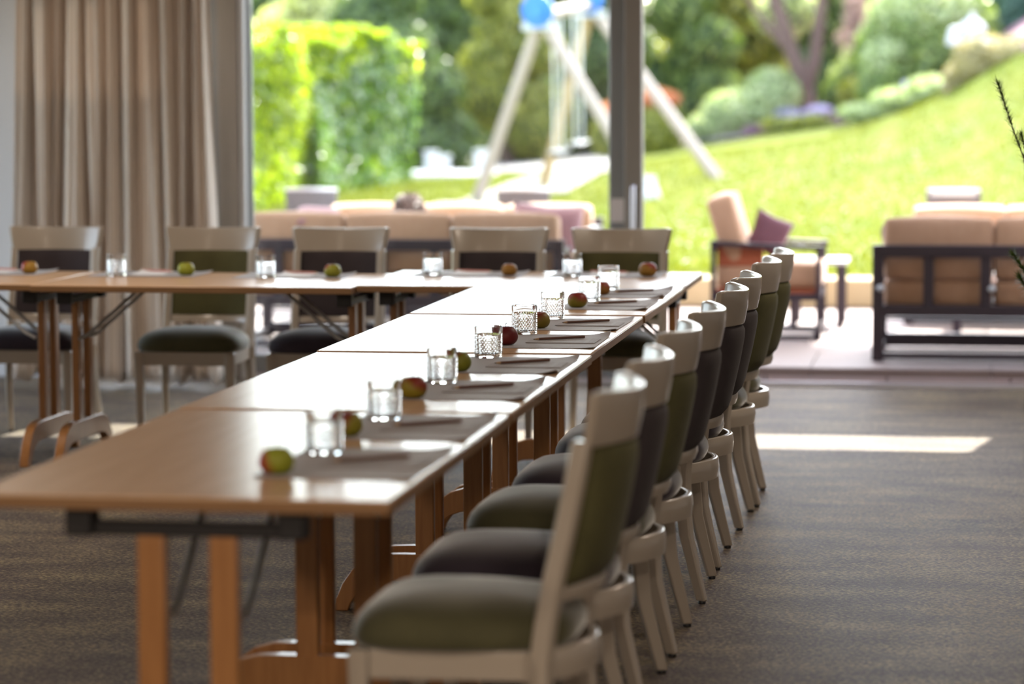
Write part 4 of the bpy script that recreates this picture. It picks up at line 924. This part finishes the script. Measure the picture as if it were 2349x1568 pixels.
leaves('dried_flowers', L_DRY, [(0, 0, .35, .10, .10, .10)], 900, .018, vz, shell=.2); leaves('dried_leaves', L_OLIVE, [(0, 0, .29, .08, .08, .08)], 400, .018, vz, shell=.2)
def wchair(label, x, y, rz, top):
    t = empty('wicker_chair', (x, y, TF), rz, label, 'chair', 'wicker dining chairs on the terrace')
    rings = []
    for i in range(15):
        q = -1+2*i/14; xx = .26*q; yy = .06*(1-q*q)
        rings.append([(xx*.88, yy, .40), (xx*.88, yy+.03, .40), (xx, yy+.05+.03, .80), (xx, yy+.05, .80)])
    MB().loft(rings).build('wicker_back', WICKER, t, smooth=50)
    MB().box(-.25, .25, -.45, .05, .38, .43).build('wicker_seat', WICKER, t, bevel=.01)
    if top: pad('back_pad', WHITE, .50, .07, .06, t, .004, (0, .10, .79))
    else: MB().loft([[(.26*(-1+2*i/14), .06*(1-(-1+2*i/14)**2)+.048, .80), (.26*(-1+2*i/14), .06*(1-(-1+2*i/14)**2)+.085, .80), (.26*(-1+2*i/14), .06*(1-(-1+2*i/14)**2)+.085, .818), (.26*(-1+2*i/14), .06*(1-(-1+2*i/14)**2)+.048, .818)] for i in range(15)]).build('top_trim', ALU, t)
    for sx in (-1, 1):
        for yy in (-.42, .03): MB().tube([(.22*sx, yy, .40), (.23*sx, yy, 0)], .014, 8).build('leg', ALU, t)
    t.scale = (.68, 1, .96)
    return t
wchair('grey wicker chair with a light rim behind the left sofas', -3.22, 12.92, 0, False)
wchair('grey wicker chair mostly hidden behind the far left sofa', -1.78, 13.28-.38, 0, False)
wchair('dark wicker chair with a white pad behind the far right sofa', 1.02, 12.9, 0, True)

# rosemary in a tall planter just inside, right of the view, reaching into it
L_ROS = leaf_mat('rosemary_needles', (.03, .06, .015), (.09, .13, .04), trans=.2)
ro = empty('potted_rosemary', (1.58, 4.65, 0), 0, 'dark rosemary shrub in a planter at the right edge, twigs reaching in', 'plant')
MB().lathe([(.16, 0), (.17, .01), (.20, .55), (.205, .58), (.185, .585), (.18, .55)], 28).build('planter', BLACKP, ro)
MB().lathe([(.001, .545), (.182, .55)], 28, caps=False).build('soil', MULCH, ro)
rr_ = random.Random(9); nV = []
tips = [(-.42, .0, 1.505), (-.34, -.03, 1.33), (-.325, .02, 1.25), (-.34, -.05, .85), (-.36, .05, .92)]+[(rr_.uniform(-.2, .35), rr_.uniform(-.25, .25), rr_.uniform(1.0, 1.6)) for _ in range(26)]
for i, (x, y, z) in enumerate(tips):
    a = Vector((rr_.uniform(-.04, .04), rr_.uniform(-.04, .04), .55)); b = Vector((x, y, z)); mid = a.lerp(b, .5)+Vector((-.05 if x < 0 else .05, 0, -.10*abs(x)))
    pts = [(a*(1-u)+mid*u)*(1-u)+(mid*(1-u)+b*u)*u for u in [k/10 for k in range(11)]]
    MB().tube(pts, [.005-.0035*k/10 for k in range(11)], 5).build('twig', BARK, ro)
    for k in range(260):
        u = 1-rr_.random()**1.5*.22 if i < 5 else 1-rr_.random()*.6
        p = (a*(1-u)+mid*u)*(1-u)+(mid*(1-u)+b*u)*u; d = (b-mid).normalized(); q = Vector((rr_.gauss(0, 1), rr_.gauss(0, 1), rr_.gauss(0, 1))).normalized(); q = (q+d*.8).normalized(); s_ = q.cross(d)
        if s_.length < .01: continue
        s_ = s_.normalized()*.0019; l_ = rr_.uniform(.024, .042)
        nV += [tuple(p-s_), tuple(p+s_), tuple(p+q*l_)]
nV = np.array(nV); mesh_np('needles', nV, np.arange(len(nV)).reshape(-1, 3), L_ROS, ro, 'stuff')
